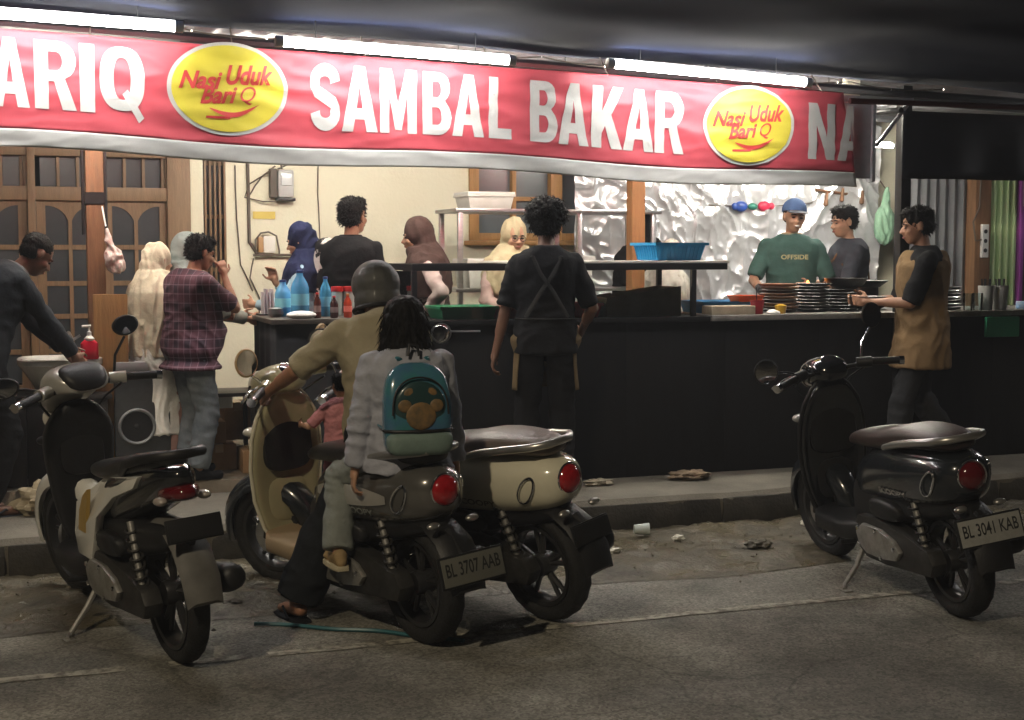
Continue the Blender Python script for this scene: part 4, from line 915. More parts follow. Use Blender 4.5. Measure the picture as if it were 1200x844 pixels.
# ================================================================ scooters
RUB = mat('tyre rubber', (.014, .014, .014), .75, nscale=30, namt=.3, bump=.5, bscale=90)
RIMM = mat('dark cast rim', (.05, .05, .052), .35, .6)
RIMS = mat('alloy rim', (.10, .10, .10), .4, .8, nscale=14, namt=.3)
BPL = mat('matt black plastic', (.012, .012, .013), .5, nscale=18, namt=.3, bump=.1, bscale=150)
ENG = mat('dusty alloy', (.46, .45, .43), .4, .6, nscale=14, col2=(.24, .23, .20), bump=.2, bscale=50)
ENGD = mat('dark engine metal', (.05, .048, .045), .5, .5, nscale=18, namt=.4)
CHR = mat('chrome', (.75, .75, .76), .12, 1.0)
ALU = mat('grey grab rail', (.42, .41, .39), .3, .8)
LENSR = mat('red tail lens', (.36, .008, .012), .08, coat=1.0, nscale=60, namt=.3)
LENSD = mat('dark red tail lens', (.10, .004, .006), .1, coat=1.0)
LENSO = mat('clear indicator lens', (.55, .52, .46), .1, coat=1.0)
MIRG = mat('mirror glass', (.75, .75, .76), .03, 1.0)
PLB = mat('black plate', (.015, .015, .016), .45); PLW = mat('white plate', (.31, .31, .29), .5, nscale=20, namt=.2)
INK = mat('plate ink', (.02, .02, .02), .6); INKW = mat('plate white ink', (.7, .7, .66), .5)

def surf_x(secs, y, z, e=2.6):
    for a, b in zip(secs[:-1], secs[1:]):
        lo, hi = min(a[0], b[0]), max(a[0], b[0])
        if lo <= y <= hi:
            t = (y - a[0]) / (b[0] - a[0]); zc, hw, hz = (a[i] + (b[i] - a[i]) * t for i in (1, 2, 3))
            q = min(1, abs(z - zc) / hz); return hw * (1 - q ** e) ** (1 / e)
    return .1

def scooter(label, rear, heading, lean, style, col, steer=0.0, plate='', plate_m=(PLW, INK), seat_m=None, grp=None, S=1.05, stand=True, badge=True, pz=0.0, low_left=False, mdrop=0.0):
    d = V(-math.sin(heading), math.cos(heading), 0)
    loc = Vector(rear) + d * (.62 * S)
    t = thing('scooter', label, 'scooter', loc, heading, grp, lean); t.scale = (S, S, S)
    retro = style == 'retro'
    RW = .25 if retro else .28; FW = RW; tw = .052 if retro else .042
    wb = .62
    def wheel(yc, rz, name_tw, M=None):
        tm = MB()
        n, k = 44, 14; rs = []
        for i in range(n):
            a = 2 * math.pi * i / n; ring = []
            for j in range(k):
                b = 2 * math.pi * j / k
                hh = .075 if retro else .062
                rr = (rz - hh / 2) + hh / 2 * sgn_pow(math.cos(b), .85); x = name_tw * sgn_pow(math.sin(b), .8)
                if abs(math.cos(b)) > .55 and math.cos(b) > 0 and i % 2: rr -= .004
                ring.append(V(x, yc + rr * math.cos(a), rz + rr * math.sin(a)))
            rs.append(ring)
        tm.rings(rs, closed=True); me = tm.mesh(); me.shade_smooth()
        if M: me.transform(M)
        w_ = link('wheel', me, RUB, t)
        rm = MB(); R1 = rz - (.078 if retro else .064)
        rm.rings([[V(x, yc + q * math.cos(2 * math.pi * i / 40), rz + q * math.sin(2 * math.pi * i / 40)) for x, q in ((-.038, R1 + .006), (.038, R1 + .006), (.036, R1 - .012), (.012, R1 - .022), (-.012, R1 - .022), (-.036, R1 - .012))] for i in range(40)], closed=True)
        for i in range(5):
            a = 2 * math.pi * i / 5 + .3
            for da in (-.16, .16):
                rm.tube([V(0, yc + .035 * math.cos(a), rz + .035 * math.sin(a)), V(0, yc + (R1 - .012) * math.cos(a + da), rz + (R1 - .012) * math.sin(a + da))], [.014, .010], 6)
        rm.lathe([(.045, -.045), (.05, -.03), (.05, .03), (.045, .045)], 18, Matrix.Translation((0, yc, rz)) @ Matrix.Rotation(R(90), 4, 'Y'))
        me = rm.mesh(); me.shade_smooth(); me.set_sharp_from_angle(angle=R(35))
        if M: me.transform(M)
        r_ = link('rim', me, col.get('rim', RIMM), w_)
        return w_
    # steering transform: turn about the raked head axis
    hp_ = V(0, .44, .92); ax = (V(0, .44, .92) - V(0, .60, .30)).normalized()
    SM = Matrix.Translation(hp_) @ Matrix.Rotation(steer, 4, ax) @ Matrix.Translation(-hp_)
    def sb(mb, name, m, parent=t, bevel=0.0, smooth=40, subdiv=0):
        me = mb.mesh(bevel)
        if subdiv: me = subdivide(me, subdiv)
        me.shade_smooth()
        if smooth < 180: me.set_sharp_from_angle(angle=R(smooth))
        me.transform(SM); return link(name, me, m, parent)
    wheel(-wb, RW, tw); wheel(wb, FW, tw * .85, SM)
    # front fork, brake disc, fender
    for s in (-1, 1): sb(MB().tube([(.065 * s, wb, RW), (.065 * s, .57, .42), (.05 * s, .50, .66)], [.022, .024, .018], 10), 'fork_leg', ENGD)
    sb(MB().lathe([(.075, -.003), (.085, 0), (.075, .003)], 24, Matrix.Translation((-.055, wb, FW)) @ Matrix.Rotation(R(90), 4, 'Y')), 'brake_disc', STEEL)
    rs = []
    for i in range(19):
        a = R(-8 + (185 if retro else 172) * i / 18); ring = []
        rad = FW + .025 + .012 * math.sin(math.pi * i / 18); wid = (.078 if retro else .066) * (.55 + .45 * math.sin(math.pi * min(1, .12 + .8 * i / 18)))
        c_, s_ = math.cos(a), math.sin(a)
        for (x, q) in ((-1, -.055), (-.96, -.02), (-.7, .006), (-.3, .018), (.3, .018), (.7, .006), (.96, -.02), (1, -.055), (.92, -.055), (.62, -.002), (0, .010), (-.62, -.002), (-.92, -.055)):
            ring.append(V(x * wid, wb + (rad + q) * c_, FW + (rad + q) * s_))
        rs.append(ring)
    sb(MB().rings(rs), 'front_fender', col['fender'], smooth=50)
    # body shells
    if retro:
        body = [(.12, .47, .075, .10), (.02, .52, .105, .125), (-.16, .575, .14, .14), (-.36, .605, .162, .14), (-.55, .62, .165, .135), (-.68, .63, .152, .125), (-.76, .635, .128, .112), (-.81, .638, .10, .092), (-.835, .64, .07, .068), (-.842, .64, .03, .03)]
        seat = [(.16, .685, .06, .022), (.10, .705, .085, .035), (0, .72, .11, .042), (-.15, .735, .128, .05), (-.30, .75, .135, .052), (-.40, .775, .132, .058), (-.58, .79, .122, .052), (-.72, .788, .10, .044), (-.80, .782, .06, .026)]
    else:
        body = [(.12, .44, .07, .10), (0, .52, .095, .125), (-.2, .59, .115, .125), (-.4, .645, .118, .115), (-.58, .695, .108, .10), (-.74, .735, .082, .075), (-.83, .75, .05, .045), (-.85, .755, .02, .02)]
        seat = [(.14, .66, .055, .022), (.06, .685, .085, .035), (-.08, .70, .115, .042), (-.26, .715, .125, .045), (-.36, .745, .115, .05), (-.55, .775, .10, .045), (-.70, .80, .078, .036), (-.77, .81, .045, .022)]
    MB().sweep_y(body, 28).build('body', col['body'], t, smooth=60, subdiv=1)
    MB().sweep_y(seat, 24).build('seat', seat_m or BPL, t, smooth=70, subdiv=1)
    # dark lower body, centre tunnel, floor board
    MB().sweep_y([(.18, .36, .085, .15, 3.5), (.05, .38, .105, .17, 3.5), (-.15, .44, .12, .12, 3), (-.45, .47, .115, .075, 3), (-.70, .51, .095, .06, 3), (-.80, .53, .06, .04, 3)], 20).build('under_cowl', BPL, t, smooth=50, subdiv=1)
    MB().sweep_y([(.50, .28, .12, .04, 4), (.40, .265, .175, .045, 5), (.15, .265, .18, .05, 5), (.0, .28, .16, .06, 4), (-.1, .31, .11, .06, 4)], 24).build('floor_board', col.get('floor', BPL), t, smooth=50)
    # leg shield with rim and glove box
    if retro: ls = [(.25, .50, .09, .035, 3), (.32, .525, .135, .045, 3), (.45, .545, .165, .05, 3), (.60, .535, .178, .055, 3), (.74, .51, .172, .06, 3), (.84, .485, .145, .065, 3), (.91, .46, .10, .06, 3), (.95, .445, .06, .045, 3)]
    else: ls = [(.26, .48, .07, .035, 2.6), (.36, .52, .11, .05, 2.6), (.52, .54, .135, .065, 2.6), (.68, .535, .155, .08, 2.6), (.80, .51, .165, .085, 2.4), (.88, .48, .12, .075, 2.4), (.94, .455, .06, .05, 2.4)]
    MB().sweep_z(ls, 28, curl=.28).build('leg_shield', col['shield'], t, smooth=60, subdiv=1)
    if retro:
        for s in (-1, 1):
            MB().tube([(s * (q[2] + .002), q[1] - .28 * q[2] - .01, q[0]) for q in ls], .009, 8).build('shield_trim', col.get('trim', CHR), t, smooth=60)
    gbx = MB().rings([[V((.125 if retro else .10) * k * sgn_pow(math.cos(2 * math.pi * j / 28), .6), y, .70 + (.125 if retro else .10) * k * sgn_pow(math.sin(2 * math.pi * j / 28), .6)) for j in range(28)] for k, y in ((1, .47), (1, .442), (.95, .432), (.6, .428))])
    gbx.build('glove_box', col.get('inner', BPL), t, smooth=50)
    MB().rings([[V((.10 if retro else .085) * k * sgn_pow(math.cos(2 * math.pi * j / 20), .6), y, .44 + .10 * sgn_pow(math.sin(2 * math.pi * j / 20), .6) * k) for j in range(20)] for k, y in ((1, .50), (1, .475), (.8, .468))]).build('lower_panel', col.get('lower', BPL), t, smooth=50)
    # indicators on the front and headset
    for s in (-1, 1):
        MB().ellip((.125 * s, .545, .76), (.042, .04, .022), 14, 8).build('front_indicator', LENSO if retro else BPL, t)
    if retro:
        sb(MB().sweep_y([(.33, .985, .05, .03), (.36, .995, .085, .05), (.43, 1.0, .11, .068), (.50, .985, .105, .078), (.56, .97, .08, .066), (.585, .965, .06, .05)], 22), 'headset', col['headset'], subdiv=1, smooth=60)
        sb(MB().lathe([(.068, 0), (.07, .012), (.05, .03), (.015, .036)], 24, Matrix.Translation((0, .572, .965)) @ Matrix.Rotation(R(-90), 4, 'X')), 'headlight', LENSO)
    else:
        sb(MB().sweep_y([(.30, 1.0, .07, .022, 3), (.34, 1.02, .125, .045, 3.2), (.42, 1.035, .145, .075, 3), (.50, 1.0, .14, .09, 2.8), (.58, .94, .10, .075, 2.4), (.63, .89, .05, .04, 2.2)], 22), 'headset', col['headset'], subdiv=1, smooth=60)
        sb(MB().sweep_y([(.285, 1.0, .05, .02, 3), (.31, 1.03, .10, .035, 3.2), (.37, 1.06, .115, .05, 3), (.43, 1.07, .08, .03, 2.6)], 18), 'dash_panel', BPL, subdiv=1, smooth=60)
        sb(MB().sweep_y([(.62, .86, .04, .03), (.60, .86, .10, .05), (.55, .86, .12, .06)], 18), 'headlight', LENSO, subdiv=1)
    sb(MB().lathe([(.05, 0), (.05, .01), (.04, .014)], 20, Matrix.Translation((0, .385, 1.035)) @ Matrix.Rotation(R(35), 4, 'X')), 'speedometer', mat('speedometer glass', (.02, .02, .022), .05, coat=1))
    sb(MB().tube([(-.33, .315, .985), (-.24, .35, 1.0), (-.10, .40, .995), (.10, .40, .995), (.24, .35, 1.0), (.33, .315, .985)], .012, 8), 'handlebar', BPL)
    for s in (-1, 1):
        g = sb(MB().tube([(.215 * s, .36, 1.0), (.34 * s, .312, .984)], .019, 12), 'grip', BPL)
        sb(MB().tube([(.34 * s, .312, .984), (.362 * s, .303, .981)], .022, 12), 'bar_end', CHR, g)
        sb(MB().tube([(.15 * s, .395, 1.005), (.215 * s, .36, 1.0)], .027, 10), 'switch_housing', col.get('switch', BPL))
        sb(MB().tube([(.17 * s, .43, 1.0), (.24 * s, .425, .995), (.345 * s, .375, .975)], [.008, .007, .006], 6), 'brake_lever', CHR)
        mz = 1.225 - mdrop; mx_ = .265; mp_ = [(.175 * s, .395, 1.01), (.20 * s, .40, 1.10 - mdrop * .6), (.255 * s, .39, mz - .05)]
        if low_left and s < 0: mz = 1.06; mx_ = .36; mp_ = [(-.175, .395, 1.01), (-.25, .40, 1.035), (-.33, .39, 1.05)]
        st_ = sb(MB().tube(mp_, .0065, 8), 'mirror_stem', CHR if retro else BPL)
        MT = Matrix.Translation((mx_ * s, .388, mz)) @ Matrix.Rotation(R(8 * s), 4, 'Z') @ Matrix.Rotation(R(90), 4, 'X')
        if retro: prof = [(.002, -.022), (.035, -.018), (.058, -.006), (.064, .003), (.060, .008)]
        else: prof = [(.002, -.028), (.035, -.022), (.055, -.008), (.06, .004), (.056, .008)]
        if not retro: MT = MT @ Matrix.Diagonal((1.25, .78, 1, 1))
        hs = sb(MB().lathe(prof, 22, MT), 'mirror_housing', col.get('mirror', BPL), st_)
        sb(MB().lathe([(.056 if retro else .05, .0085), (.002, .0095)], 22, MT), 'mirror_glass', MIRG, st_)
    # engine and swing arm on the left, muffler on the right
    case = [(.02, .22), (.05, .30), (-.02, .37), (-.22, .385), (-.45, .355), (-.64, .315), (-.68, .26), (-.65, .20), (-.5, .19), (-.25, .17), (-.06, .17)]
    MB().slab(case, -.145, -.065).build('engine_case', ENGD, t, bevel=.018)
    cov = [(-.05, .235), (-.03, .30), (-.10, .345), (-.26, .345), (-.38, .315), (-.44, .27), (-.40, .225), (-.26, .205), (-.12, .205)]
    MB().slab(cov, -.172, -.142).build('transmission_cover', ENG, t, bevel=.014)
    for y, z in ((-.07, .24), (-.07, .32), (-.24, .335), (-.40, .28), (-.27, .215)): MB().lathe([(.010, 0), (.010, .008)], 6, Matrix.Translation((-.180, y, z)) @ Matrix.Rotation(R(90), 4, 'Y')).build('bolt', CHR, t)
    MB().sweep_y([(.10, .30, .06, .06, 4), (-.02, .30, .085, .085, 4), (-.20, .29, .09, .09, 4), (-.34, .28, .06, .06, 4)], 16).build('engine_block', ENGD, t)
    MB().sweep_y([(-.12, .43, .05, .045, 4, -.11), (-.30, .44, .055, .05, 4, -.11), (-.42, .43, .04, .04, 4, -.11)], 14).build('air_filter_box', BPL, t, subdiv=1)
    for s in ((-1, 1) if retro else (-1,)):
        pts = []
        a, b = V(.115 * s, -.60, .30), V(.11 * s, -.50, .535)
        for i in range(57):
            u = i / 56; an = u * 2 * math.pi * 7; c_ = a.lerp(b, u); pts.append(c_ + V(.026 * math.cos(an), .024 * math.sin(an), .010 * math.sin(an)))
        MB().tube(pts, .006, 6).build('shock_spring', col.get('spring', ENGD), t)
        MB().tube([a - V(0, 0, .03), b + V(0, 0, .02)], .014, 10).build('shock_rod', ENG, t)
    MB().tube([(.09, .0, .22), (.12, -.15, .19), (.13, -.30, .22), (.135, -.40, .25)], .017, 10).build('exhaust_pipe', ENGD, t)
    MB().tube([(.135, -.36, .245), (.14, -.42, .265), (.145, -.60, .30), (.15, -.80, .34), (.15, -.86, .352), (.15, -.875, .355)], [.035, .055, .062, .058, .048, .025], 18).build('muffler', BPL, t, smooth=60)
    MB().slab([(-.45, .31), (-.78, .375), (-.80, .355), (-.80, .34), (-.47, .27)], .205, .212).build('muffler_guard', ENG, t, bevel=.004)
    # tail
    if retro:
        tl = MB().lathe([(.062, -.012), (.062, .006), (.052, .022), (.028, .033), (.002, .036)], 28, Matrix.Translation((0, -.828, .655)) @ Matrix.Rotation(R(82), 4, 'X')).build('tail_light', col.get('lens', LENSR), t, smooth=50)
        MB().torus((0, -.832, .655), .064, .005, 'y', 32, 8).build('light_ring', CHR, tl)
        for s in (-1, 1):
            ring = []
            for i in range(22):
                a = 2 * math.pi * i / 22; yy = -.715 + .032 * math.cos(a) - .022 * math.sin(a); zz = .625 + .055 * math.sin(a)
                ring.append(V(s * (surf_x(body, yy, zz) + .004), yy, zz))
            MB().tube(ring, .0055, 6, closed=True).build('indicator_ring', CHR, t)
        rail = [(-.14, -.36, .735), (-.152, -.48, .765), (-.146, -.62, .79), (-.118, -.745, .806), (-.06, -.80, .812), (.06, -.80, .812), (.118, -.745, .806), (.146, -.62, .79), (.152, -.48, .765), (.14, -.36, .735)]
        MB().tube(rail, [.014] + [.017] * 8 + [.014], 10).build('grab_rail', ALU, t, smooth=60)
    else:
        MB().sweep_y([(-.70, .685, .085, .03), (-.80, .70, .075, .035), (-.86, .70, .05, .03), (-.885, .70, .02, .015)], 18).build('tail_light', LENSD, t, subdiv=1, smooth=60)
        for s in (-1, 1): MB().ellip((.085 * s, -.80, .675), (.026, .04, .018), 14, 8).build('rear_indicator', mat('smoky lens', (.30, .27, .24), .15, coat=1), t)
        rail = [(-.10, -.42, .735), (-.125, -.55, .79), (-.12, -.70, .825), (-.09, -.82, .845), (0, -.86, .848), (.09, -.82, .845), (.12, -.70, .825), (.125, -.55, .79), (.10, -.42, .735)]
        MB().tube(rail, .015, 10, sq=1.3).build('grab_rail', BPL, t, smooth=60)
        for s in (-1, 1):
            out = [(.10, .33), (.13, .42), (.06, .56), (-.12, .675), (-.38, .715), (-.64, .75), (-.60, .70), (-.38, .635), (-.20, .53), (-.13, .42), (-.08, .33)]
            pm = MB(); n = len(out)
            def px_(y, z): return surf_x(body, max(-.83, min(.11, y)), max(.50, z)) if z > .56 else .138
            v = [V(s * (px_(y, z) + .016), y, z) for y, z in out] + [V(s * (px_(y, z) - .02), y, z) for y, z in out]
            c1 = len(v); cy = sum(p[0] for p in out) / n; cz = sum(p[1] for p in out) / n
            f = [tuple(range(n))] + [(i, n + i, n + (i + 1) % n, (i + 1) % n) for i in range(n)] + [tuple(range(2 * n - 1, n - 1, -1))]
            pm.add(v, f).build('side_panel', col['panel'], t, bevel=.006)
            dec = [(.06, .44), (.02, .53), (-.05, .60), (-.12, .635), (-.10, .58), (-.06, .50), (-.04, .44)]
            v = [V(s * (.156), y, z) for y, z in dec] + [V(s * .14, y, z) for y, z in dec]; n = len(dec)
            MB().add(v, [tuple(range(n))] + [(i, n + i, n + (i + 1) % n, (i + 1) % n) for i in range(n)] + [tuple(range(2 * n - 1, n - 1, -1))]).build('panel_graphic', mat('gold graphic', (.42, .27, .06), .4), t)
    mg = []
    for y, z, w_ in ((-.66, .535, .075), (-.78, .525, .08), (-.88, .47, .085), (-.945, .38, .085), (-.965, .28, .08)) if retro else ((-.58, .56, .06), (-.74, .56, .07), (-.86, .50, .075), (-.935, .40, .075), (-.96, .30, .07)):
        mg.append([V(-w_, y + .015, z - .012), V(-w_ * .6, y, z + .008), V(w_ * .6, y, z + .008), V(w_, y + .015, z - .012), V(w_ * .6, y + .012, z - .006), V(-w_ * .6, y + .012, z - .006)])
    MB().rings(mg).build('rear_mudguard', col.get('mudguard', BPL), t, smooth=40)
    # number plate on a bracket
    PM = Matrix.Translation((0, (-.925 + pz * .8) if retro else -.90, .445 + pz if retro else .575)) @ Matrix.Rotation(R(-14), 4, 'X')
    ps = 1.0 if plate else .72
    MB().box(-.15 * ps, .15 * ps, -.004, .006, -.062 * ps, .062 * ps, PM).build('plate_holder', PLB, t, bevel=.003)
    pl = MB().box(-.14 * ps, .14 * ps, -.009, -.005, -.053 * ps, .053 * ps, PM).build('number_plate', plate_m[0], t, bevel=.001)
    MB().tube([PM @ V(0, .02, .0), (0, -.84, .50)], .02, 6).build('plate_bracket', BPL, t)
    if plate:
        me = text_mesh(plate, .012); map_mesh(me, lambda u, v: PM @ V(-.125 + .25 * u, -.0105, -.018 + .052 * v)); link('plate_number', me, plate_m[1], pl)
    for s in (-1, 1):
        if retro: MB().ellip((.09 * s, -.87, .535), (.030, .018, .014), 12, 8).build('rear_indicator', ALU, t)
    if badge and retro:
        for s in (-1,):
            me = text_mesh('SCOOPY', .03, .2)
            def fn(u, v):
                y = -.28 - .26 * u; z = .520 + .030 * v + .012 * u; return V(s * (surf_x(body, y, z) + .004), y, z)
            map_mesh(me, fn, 10, 2); link('badge_lettering', me, col.get('badge', CHR), t)
    if col.get('panel') and retro:
        for s in (-1, 1):
            def pf(u, v):
                y = -.02 - .62 * u; e = math.sin(math.pi * (.06 + .88 * u)) ** .6
                z = .565 + .045 * u + (.085 * v - .03) * e; return V(s * (surf_x(body, y, z) + .003), y, z)
            MB().grid(pf, 20, 6).build('side_panel', col['panel'], t, smooth=180)
            def sf(u, v):
                y = -.10 - .22 * u; z = .575 + .020 * v + .02 * u; return V(s * (surf_x(body, y, z) + .006), y, z)
            MB().grid(sf, 8, 2).build('stripe', mat('orange stripe', (.55, .17, .05), .4), t, smooth=180)
    if stand:
        a = math.tan(abs(lean)); fx = -.26; fz = -fx * -a * 0 + abs(fx) * a * 1.0
        MB().tube([(-.10, .04, .20), (-.17, .0, .12), (fx, -.04, fz + .014), (fx - .03, -.10, fz + .012)], [.013, .012, .011, .010], 8).build('side_stand', ENG, t)
        MB().box(fx - .045, fx - .005, -.135, -.075, fz + .002, fz + .012).build('stand_foot', ENG, t)
    MB().tube([(-.15, .02, .235), (-.24, .0, .25)], .012, 8).build('foot_peg', BPL, t); MB().tube([(.12, -.10, .29), (.22, -.11, .30)], .012, 8).build('foot_peg', BPL, t)
    # cables from the headset
    for s in (-1, 1): MB().tube([(.19 * s, .39, .99), (.15 * s, .50, .93), (.08 * s, .53, .84)], .006, 6).build('cable', BPL, t)
    return t

BLKP = mat('gloss black paint', (.010, .011, .013), .16, coat=.9, nscale=3, namt=.3)
GRYP = mat('satin charcoal paint', (.016, .019, .023), .22, coat=.6, nscale=3, namt=.2)
CRMP = mat('gloss cream paint', (.68, .645, .50), .22, coat=.8, nscale=3, namt=.12)
CRMD = mat('olive cream paint', (.36, .33, .20), .28, coat=.7, nscale=3, namt=.15)
SILP = mat('silver white paint', (.48, .465, .43), .3, .3, coat=.5, nscale=5, namt=.2)
WHTP = mat('gloss white paint', (.76, .75, .70), .22, coat=.8, nscale=3, namt=.12)
BRNS = mat('brown seat vinyl', (.042, .028, .025), .38, nscale=10, namt=.25, bump=.25, bscale=130)
GSEA = mat('grey brown seat vinyl', (.16, .13, .115), .42, nscale=10, namt=.25, bump=.25, bscale=130)
BSEA = mat('black seat vinyl', (.014, .014, .014), .3, nscale=10, namt=.25, bump=.2, bscale=130)

scooter('parked black and white scooter with a silver front cowl and dark tail', (.655, 5.704, 0), R(13.5), R(-4.5), 'sport',
        dict(body=BLKP, shield=BPL, fender=WHTP, headset=SILP, panel=WHTP, mudguard=mat('grey mudguard', (.12, .115, .105), .6, nscale=9, namt=.3), mirror=BPL, switch=SILP), R(14), '', (PLB, INKW), BSEA, S=1.04, low_left=True)
scooter('cream scooter ridden by a helmeted man with a girl behind him', (1.666, 5.636, 0), R(17.0), R(-4.5), 'retro',
        dict(body=mat('dark silver paint', (.13, .125, .115), .25, .4, coat=.7), shield=CRMD, fender=GRYP, headset=CRMD, panel=SILP, trim=CRMP, inner=BPL, lower=CRMD, floor=mat('tan floor', (.30, .22, .13), .6), mirror=mat('tan mirror shell', (.55, .38, .20), .35), lens=LENSR, rim=RIMM, switch=CRMD), R(22), 'BL 3707 AAB', (mat('dull plate', (.13, .13, .11), .5), INK), BSEA, stand=False, pz=-.07, mdrop=.09)
scooter('cream scooter parked behind the riders with a large round red tail light', (2.298, 5.806, 0), R(24.0), R(-9.5), 'retro',
        dict(body=CRMP, shield=CRMP, fender=CRMP, headset=CRMP, lens=LENSR, rim=RIMS, badge=mat('dull badge', (.20, .18, .12), .4), mirror=BPL), R(0), '', (PLB, INKW), GSEA)
scooter('black scooter parked alone at the kerb with chrome trim and white number plate', (4.075, 5.215, 0), R(-7), R(-8.5), 'retro',
        dict(body=GRYP, shield=BLKP, fender=GRYP, headset=BLKP, trim=BPL, lens=LENSD, rim=RIMM, spring=BPL, mirror=BPL), R(6), 'BL 3041 KAB', (PLW, INK), BRNS, low_left=True)

# ================================================================ people
SKIN = mat('brown skin', (.34, .17, .10), .5, nscale=20, namt=.12)
SKIND = mat('deep brown skin', (.17, .085, .055), .5, nscale=20, namt=.15)
SKINL = mat('light brown skin', (.46, .26, .165), .5, nscale=20, namt=.1)
HAIR = mat('black hair', (.007, .006, .0055), .6, spec=.15, nscale=60, namt=.4, bump=.5, bscale=140, stretch=(1, 1, .35))
EYE = mat('dark eye', (.01, .008, .007), .15); LIP = mat('lip', (.28, .09, .075), .5); TEETH = mat('teeth', (.75, .72, .66), .3)
def fab(name, col, rough=.88, **k):
    k.setdefault('nscale', 7); k.setdefault('namt', .22); k.setdefault('bump', .9); k.setdefault('bscale', 17); k.setdefault('spec', .12)
    return mat(name, col, rough, **k)
def ik(a, b, l1, l2, pole):
    d = b - a; L_ = min(d.length, (l1 + l2) * .999); n = d.normalized(); b = a + n * L_
    x = (l1 * l1 - l2 * l2 + L_ * L_) / (2 * L_); h = math.sqrt(max(0, l1 * l1 - x * x))
    p = pole - n * pole.dot(n); p.normalize(); return a + n * x + p * h, b

def tufts(me, n, ln, seed, rad=.0035, drop=0.0, back=V(0, 0, 0), frizz=.5):
    """loose locks standing off the hair mass"""
    rnd = random.Random(seed); P = me.polygons; vs = [tuple(v.co) for v in me.vertices]; fs = [tuple(p.vertices) for p in P]
    for _ in range(n):
        p = P[rnd.randrange(len(P))]; c = p.center.copy(); nr = p.normal.copy()
        d = (nr * rnd.uniform(.15, .7) + V(rnd.uniform(-1, 1), rnd.uniform(-1, 1), rnd.uniform(-1, 1)) * frizz + back + V(0, 0, -drop)).normalized()
        a = d.orthogonal().normalized(); b = d.cross(a); k = len(vs); l = ln * rnd.uniform(.5, 1.2); mid = c + d * l * .55; tip = c + d * l + V(0, 0, -l * .25) + nr * l * .1; c = c - nr * .004
        for j in range(3): vs.append(tuple(c + (a * math.cos(j * 2.094) + b * math.sin(j * 2.094)) * rad))
        for j in range(3): vs.append(tuple(mid + (a * math.cos(j * 2.094) + b * math.sin(j * 2.094)) * rad * .7))
        vs.append(tuple(tip))
        for j in range(3): q = (j + 1) % 3; fs.append((k + j, k + q, k + 3 + q, k + 3 + j)); fs.append((k + 3 + j, k + 3 + q, k + 6))
    m2 = bpy.data.meshes.new('hair'); m2.from_pydata(vs, [], fs); m2.shade_smooth(); bpy.data.meshes.remove(me); return m2
